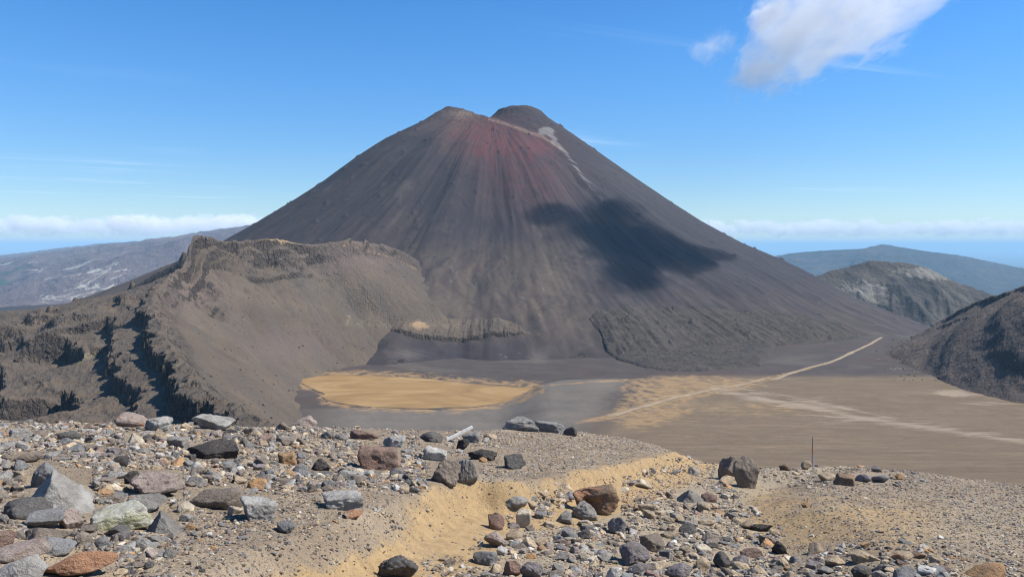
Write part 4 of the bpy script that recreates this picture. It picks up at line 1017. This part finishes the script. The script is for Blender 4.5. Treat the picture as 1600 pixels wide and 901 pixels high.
dens *= .35+.95*sst(-.25, .3, fbm(FX/.9, FY/.9, 3, 233))
small = .22 + .25*inB + .30*sst(-.5, -1.2, FSD)*(FPX < 1100) + .30*sst(.6, 1.6, FSM)
small *= 1-.9*np.exp(-((FSD-.4)/.85)**2)*(1-.5*inB)
small *= 1-.72*np.clip(ochre*1.3, 0, 1)*(1-.5*inB)
dens *= 1-.8*np.exp(-((FSD-.5)/.6)**2)
pxd = F_PX/FY
def draw(weight, n, seed):
    r_ = np.random.RandomState(seed); wgt = (cell*weight*vis).ravel(); cs = np.cumsum(wgt); cs /= cs[-1]
    return np.searchsorted(cs, r_.rand(n)), r_
i1, r1 = draw(dens*np.clip(FY/9, .45, 2.2), 14500, 5); s1 = np.exp(r1.normal(math.log(.070), .60, len(i1)))
i2, r2 = draw((small+.25*dens)*np.clip(FY/9, .4, 2.0), 56000, 6); s2 = np.exp(r2.normal(math.log(.027), .45, len(i2)))
idx = np.concatenate([i1, i2]); siz = np.concatenate([s1, s2])
X_, Y_, Z_ = FX.ravel()[idx], FY.ravel()[idx], FZ.ravel()[idx]
siz = np.maximum(siz, np.random.RandomState(77).uniform(1.5, 3.9, len(siz))/F_PX*Y_); siz = np.minimum(siz, 30/F_PX*Y_)
r3 = np.random.RandomState(8); n_ = len(idx)
X_ = X_+r3.uniform(-.5, .5, n_)*.0019*Y_; PXs, PYs = project(X_, Y_, Z_); spx = siz*F_PX/Y_
keep = np.ones(n_, bool)
for ox, oy, ow, oh in occ:
    keep &= ~((np.abs(PXs-ox) < ow+spx*.2) & (np.abs(PYs-oy) < oh+spx*.1))
X_, Y_, Z_, siz, PXs, PYs, spx = (a[keep] for a in (X_, Y_, Z_, siz, PXs, PYs, spx)); n_ = len(X_)
names = ['grey', 'pale grey', 'blue-grey', 'dark grey', 'black', 'brown-grey', 'tan', 'orange', 'reddish', 'cream', 'pinkish', 'purple-grey', 'white']
pw = np.array([.14, .11, .07, .06, .02, .19, .20, .045, .045, .08, .06, .035, .015]); pw2 = np.array([.12, .07, .04, .04, .015, .17, .29, .035, .035, .11, .06, .02, .02])
pw /= pw.sum(); pw2 /= pw2.sum()
right = PXs > 760
ci = np.where(right & (r3.rand(n_) < .6), r3.choice(13, n_, p=pw2), r3.choice(13, n_, p=pw))
ci = np.where((~right) & (PYs > 770) & (r3.rand(n_) < .3), 5, ci)
tinyc = np.array([5, 6, 5, 6, 9, 0, 1, 10, 5, 6, 11, 7])
ci = np.where((spx < 5) & (r3.rand(n_) < .8), tinyc[r3.randint(0, 12, n_)], ci)
order = np.argsort(-spx); NI = 298-len(H)
chosen = []; 
for k in order:
    if len(chosen) >= NI: break
    if not (4 < PXs[k] < 1596 and PYs[k] < 893): continue
    if all((abs(PXs[k]-PXs[q]) > .75*(spx[k]+spx[q])/2) or (abs(PYs[k]-PYs[q]) > .45*(spx[k]+spx[q])/2) for q in chosen): chosen.append(k)
chosen = set(chosen)
kinds = ['ang', 'ang', 'ang', 'blk', 'slab', 'rnd']
shape_word = {'ang': 'angular', 'rnd': 'rounded', 'blk': 'blocky', 'slab': 'flat', 'pit': 'crumbly'}
PROTO = [(kd, fast_mesh('stone', *rock_shape(900+j*13, kd, 4))) for j, kd in enumerate(kinds*3)]
for kd, me in PROTO: me.materials.append(M_ROCK)
def area(px, py, k):
    if py < 765 and px > 1190: return 'stones on the gravel mound'
    if px > 1245: return 'stones on the sandy slope'
    if px > 745 and py > 735: return 'stones in the trench rubble'
    if px > 700: return 'stones on the gravel rise'
    return 'stones of the rubble field'
def relation(px, py, skip=0):
    q = sorted(LAND, key=lambda L: math.hypot((px-L[1])/1.0, (py-L[2])*1.8))[skip]
    dx, dy = px-q[1], (py-q[2])*1.8; dist = math.hypot(dx, dy)-q[3]/2
    near = 'just ' if dist < 22 else ('' if dist < 60 else 'well ')
    side = ('right of' if dx > 0 else 'left of') if abs(dx) > abs(dy)*1.2 else ('in front of' if dy > 0 else 'behind')
    return near+side+' '+q[0], q[0]
ind = []
for k in sorted(chosen, key=lambda k: -spx[k]):
    kd, me = PROTO[r3.randint(len(PROTO))]
    o = bpy.data.objects.new('stone', me); COL.objects.link(o)
    w_ = siz[k]; a, b, c = w_*r3.uniform(.9, 1.1), w_*r3.uniform(.65, .95), w_*(r3.uniform(.28, .42) if kd == 'slab' else r3.uniform(.5, .8))
    o.scale = (a/2, b/2, c/2); o.rotation_euler = (r3.uniform(-.25, .25), r3.uniform(-.25, .25), r3.uniform(-3.1, 3.1))
    o.location = (X_[k], Y_[k], Z_[k]+c*.24)
    cl = np.minimum(np.array(CLR[names[ci[k]]])*r3.uniform(.95, 1.3), .7); o.color = (*cl, 1 if r3.rand() > .12 else .75)
    sz = 'tiny' if spx[k] < 14 else ('small' if spx[k] < 20 else 'medium')
    ind.append((o, sz, names[ci[k]], shape_word[kd], PXs[k], PYs[k], k))
seen = {}
for o, sz, cn, sw, px, py, k in ind:
    rel, ln = relation(px, py)
    lab = f'{cn} {sw} stone {rel}'
    if lab in seen: lab = f'{sz} {cn} {sw} stone {rel}'
    if lab in seen:
        lab = f'{cn} {sw} stone {rel}, nearest to {relation(px, py, 1)[1]}'
        if lab in seen: lab = f'{cn} {sw} stone {rel}, {relation(px, py, 1)[0]}'
    seen[lab] = seen.get(lab, 0)+1
    set_obj(o, lab, 'stone', area(px, py, k))
# the remaining thousands of small stones, one mass
rest = np.array([k for k in range(n_) if k not in chosen])
def mass(name, sel, sub, label, seed, zs=.24):
    shapes = [rock_shape(2000+seed+j*11, ['ang', 'rnd', 'blk', 'ang', 'slab', 'ang'][j % 6], sub) for j in range(12)]
    r_ = np.random.RandomState(seed); VV, FF, TT = [], [], []; base = 0
    which = r_.randint(0, 12, len(sel))
    for j in range(12):
        ks = sel[which == j]
        if not len(ks): continue
        Q, Fc = shapes[j]; m_ = len(ks); th = r_.uniform(0, 6.28, m_); tl = r_.uniform(-.3, .3, (m_, 2)); sc3 = np.stack([r_.uniform(.9, 1.1, m_), r_.uniform(.6, .95, m_), r_.uniform(.4, .8, m_)], 1)*siz[ks][:, None]/2
        q = Q[None]*sc3[:, None, :]
        q[..., 2] += q[..., 0]*tl[:, 0:1]+q[..., 1]*tl[:, 1:2]
        cs_, sn_ = np.cos(th)[:, None], np.sin(th)[:, None]
        v = np.stack([q[..., 0]*cs_-q[..., 1]*sn_+X_[ks][:, None], q[..., 0]*sn_+q[..., 1]*cs_+Y_[ks][:, None], q[..., 2]+(Z_[ks]+sc3[:, 2]*2*zs)[:, None]], -1)
        VV.append(v.reshape(-1, 3)); FF.append((Fc[None]+(base+np.arange(m_)*len(Q))[:, None, None]).reshape(-1, 3)); base += m_*len(Q)
        tc = np.array([CLR[names[c]] for c in ci[ks]])*r_.uniform(.9, 1.35, (m_, 1)); tc = np.concatenate([tc, np.ones((m_, 1))], 1)
        TT.append(np.repeat(tc, len(Q), 0))
    o = link(name, fast_mesh(name, np.concatenate(VV), np.concatenate(FF), None, False, None, {'tint': np.concatenate(TT)}), M_STONE)
    o['kind'] = 'stuff'; o['label'] = label
big = rest[spx[rest] > 7]; sml = rest[(spx[rest] <= 7) & (spx[rest] > 3.2)]; tin = rest[spx[rest] <= 3.2]
mass('rubble', big, 3, 'loose mixed rubble covering the shoulder between the larger rocks', 31, .14)
mass('gravel', sml, 2, 'scattered gravel on the soil', 37, .12)
mass('gravel', tin, 1, 'fine grit on the soil', 41, .12)

# ------------------------------------------------------------------ marker pole and fallen stake
def tube(pts, rad, nseg=16):
    bm = bmesh.new(); rings = []
    for p, r in zip(pts, rad):
        rings.append([bm.verts.new((p[0]+r*math.cos(a), p[1]+r*math.sin(a), p[2])) for a in np.linspace(0, 2*math.pi, nseg, endpoint=False)])
    for a, b in zip(rings[:-1], rings[1:]):
        for k in range(nseg): bm.faces.new((a[k], a[(k+1) % nseg], b[(k+1) % nseg], b[k]))
    bm.faces.new(rings[0][::-1]); bm.faces.new(rings[-1]); bmesh.ops.recalc_face_normals(bm, faces=bm.faces)
    me = bpy.data.meshes.new('tube'); bm.to_mesh(me); bm.free(); return me
def paint(name, c, c2, rough=.6):
    m, t, bc, nm = material(name, rough); n = t.noise(t.objco(), 14, 4, .6); t.put(bc, t.mix(t.mr(n, .45, .7), c, c2)); t.put(nm, t.bump(n, .004, .4)); return m
M_BLUE, M_RED, M_STEEL, M_WOOD = paint('faded_blue_paint', (.09, .12, .42), (.11, .14, .42)), paint('orange_red_plastic', (.42, .09, .05), (.34, .10, .07)), paint('weathered_steel', (.16, .15, .15), (.10, .09, .085)), paint('white_painted_wood', (.80, .78, .72), (.66, .62, .54))
def pole():
    g = fg_hit(1271.5, 727); b = np.array([g[0], g[1]+.3, 0]); b[2] = fg_z(b[0], b[1])-.05
    top = P(1269.6, 682, b[1]); Ht = top[2]-b[2]; lean = top[0]-b[0]
    e = bpy.data.objects.new('marker_pole', None); COL.objects.link(e); e.location = [float(q) for q in b]
    set_obj(e, 'thin blue marker pole with an orange-red band, standing on the crest', 'marker pole')
    f = lambda q: (lean*q, 0, Ht*q)
    o = link('pole', tube([f(0), f(.5), f(.90)], [.060, .058, .056]), M_BLUE, e)
    o = link('band', tube([f(.875), f(.88), f(.925), f(.932)], [.060, .068, .068, .060]), M_RED, e)
    o = link('cap', tube([f(.932), f(.985), f(1.0)], [.052, .052, .034]), M_STEEL, e)
    # two bolts clamp the band
    for s_ in (-1, 1):
        m_ = tube([(0, 0, -.012), (0, 0, .012)], [.014, .014], 6); q = link('bolt', m_, M_STEEL, e); q.location = (lean*.9+s_*.022, -.078, Ht*.9); q.rotation_euler = (R(90), 0, 0)
pole()
def stake():
    a = fg_hit(697, 691.5); a[2] += .07; b = P(738.5, 666.5, a[1]+.25)
    v = Vector(b-a); L = v.length; c = Vector((a+b)/2)
    bm = bmesh.new(); bmesh.ops.create_cube(bm, size=1)
    for q in bm.verts: q.co = (q.co.x*L, q.co.y*.045, q.co.z*.085)
    # one end cut to a point
    for q in bm.verts:
        if q.co.x < 0 and q.co.z > 0: q.co.x += .03
    bmesh.ops.bevel(bm, geom=bm.edges[:], offset=.006, segments=2, affect='EDGES')
    me = bpy.data.meshes.new('wooden_stake'); bm.to_mesh(me); bm.free()
    o = link('wooden_stake', me, M_WOOD); o.location = c
    q = v.to_track_quat('X', 'Z'); o.rotation_mode = 'QUATERNION'; o.rotation_quaternion = q
    set_obj(o, 'white painted wooden stake lying tilted on the rocks', 'stake')
    bm = bmesh.new(); bmesh.ops.create_cube(bm, size=1)
    for w_ in bm.verts: w_.co = (w_.co.x*.10, w_.co.y*.03, w_.co.z*.035)
    bmesh.ops.bevel(bm, geom=bm.edges[:], offset=.004, segments=1, affect='EDGES')
    me = bpy.data.meshes.new('wood_splinter'); bm.to_mesh(me); bm.free()
    g = fg_hit(716.5, 687); o = link('wood_splinter', me, M_WOOD); o.location = (g[0], g[1], g[2]+.05); o.rotation_euler = (0, .6, -.3)
    set_obj(o, 'short pale splinter of wood under the white stake', 'wood piece')
stake()

# ------------------------------------------------------------------ broken rock on the ridges and on the lava
def talus(name, X, Y, Z, weight, n, s0, s1, pal, seed, label):
    r_ = np.random.RandomState(seed); wg = np.maximum(weight, 0)*np.abs(np.gradient(X, axis=1)*np.gradient(Y, axis=0)); cs_ = np.cumsum(wg.ravel()); cs_ /= cs_[-1]
    k = np.searchsorted(cs_, r_.rand(n)); c = np.stack([X.ravel()[k], Y.ravel()[k], Z.ravel()[k]], 1)
    sz = s0*(s1/s0)**(r_.rand(n)**2.6); shp = [rock_shape(3000+seed+j, ['ang', 'blk'][j % 2], 1 if j < 6 else 2) for j in range(10)]
    wh = r_.randint(0, 10, n); VV, FF, TT = [], [], []; base = 0
    for j in range(10):
        ks = np.where(wh == j)[0]; Q, Fc = shp[j]; m_ = len(ks); th = r_.uniform(0, 6.28, m_)[:, None]
        q = Q[None]*(np.stack([r_.uniform(.8, 1.3, m_), r_.uniform(.6, 1, m_), r_.uniform(.5, .9, m_)], 1)*sz[ks][:, None]/2)[:, None, :]
        v = np.stack([q[..., 0]*np.cos(th)-q[..., 1]*np.sin(th), q[..., 0]*np.sin(th)+q[..., 1]*np.cos(th), q[..., 2]], -1)+c[ks][:, None, :]
        VV.append(v.reshape(-1, 3)); FF.append((Fc[None]+(base+np.arange(m_)*len(Q))[:, None, None]).reshape(-1, 3)); base += m_*len(Q)
        tc = np.array(pal)[r_.randint(0, len(pal), m_)]*r_.uniform(.75, 1.25, (m_, 1)); TT.append(np.repeat(np.concatenate([tc, np.ones((m_, 1))], 1), len(Q), 0))
    o = link(name, fast_mesh(name, np.concatenate(VV), np.concatenate(FF), None, False, None, {'tint': np.concatenate(TT)}), M_TALUS); o['kind'] = 'stuff'; o['label'] = label
M_TALUS, t, bc, nm = material('broken_rock'); n = t.noise(t.pos(), .7, 4, .7)
t.put(bc, t.mix(t.mr(n, .35, .65), t.attr('tint').outputs['Color'], (.06, .05, .043))); t.put(nm, t.bump(n, .8, .8))
X, Y, Z = LR; gs = np.hypot(np.gradient(Z, axis=1)/np.maximum(np.abs(np.gradient(X, axis=1)), .1), np.gradient(Z, axis=0)/np.maximum(np.gradient(Y, axis=0), .1))
lpx, lpy = project(X, Y, Z)
cl_ = fbm(X/60, Y/60, 4, 301)
talus('rubble', X, Y, Z, (.035+1.2*sst(1.15, 1.9, gs))*sst(-.25, .35, cl_)*(Y < 1700), 6000, 1.0, 4.5, [(.11, .09, .068), (.085, .068, .054), (.145, .115, .085), (.065, .052, .044)], 51, 'broken rock on the ledges and talus of the rugged ridge')
talus('rubble', X, Y, Z, (lpx > 250)*(lpx < 720)*(lpy > 395)*(gs > .3)*(gs < 1.1)*sst(-.4, .3, fbm(X/45, Y/45, 4, 307)), 9000, .45, 2.4, [(.15, .12, .09), (.10, .08, .062), (.06, .049, .040), (.20, .165, .13)], 59, 'loose blocks on the scree of the crater wall')
X, Y, Z = RR_; talus('rubble', X, Y, Z, sst(-.3, .4, fbm(X/70, Y/70, 4, 303))*(Z > -215)*sst(2100, 1800, Y), 9000, .5, 2.8, [(.16, .135, .11), (.10, .083, .068), (.065, .054, .045), (.21, .18, .15)], 53, 'boulders strewn over the right spur')
X, Y, Z, wl_ = LV_; talus('rubble', X, Y, Z, wl_*sst(-.4, .3, fbm(X/50, Y/50, 4, 305)), 3500, .6, 2.2, [(.07, .06, .05), (.05, .043, .037), (.085, .072, .058)], 55, 'blocks on the dark lava lobe')
X, Y, U_ = fan(.40, .58, 200, 1150, 1720, 200); Z = np.maximum(floor_z(X, Y), volcano_z(X, Y)); bx, by = project(X, Y, Z)
talus('rubble', X, Y, Z, g2(bx, by, 1415, 560, 30, 28)+.3*g2(bx, by, 1440, 600, 70, 30), 420, 1.2, 5.5, [(.16, .14, .12), (.26, .24, .21), (.08, .07, .06)], 57, 'scattered boulders on the floor below the right spur')
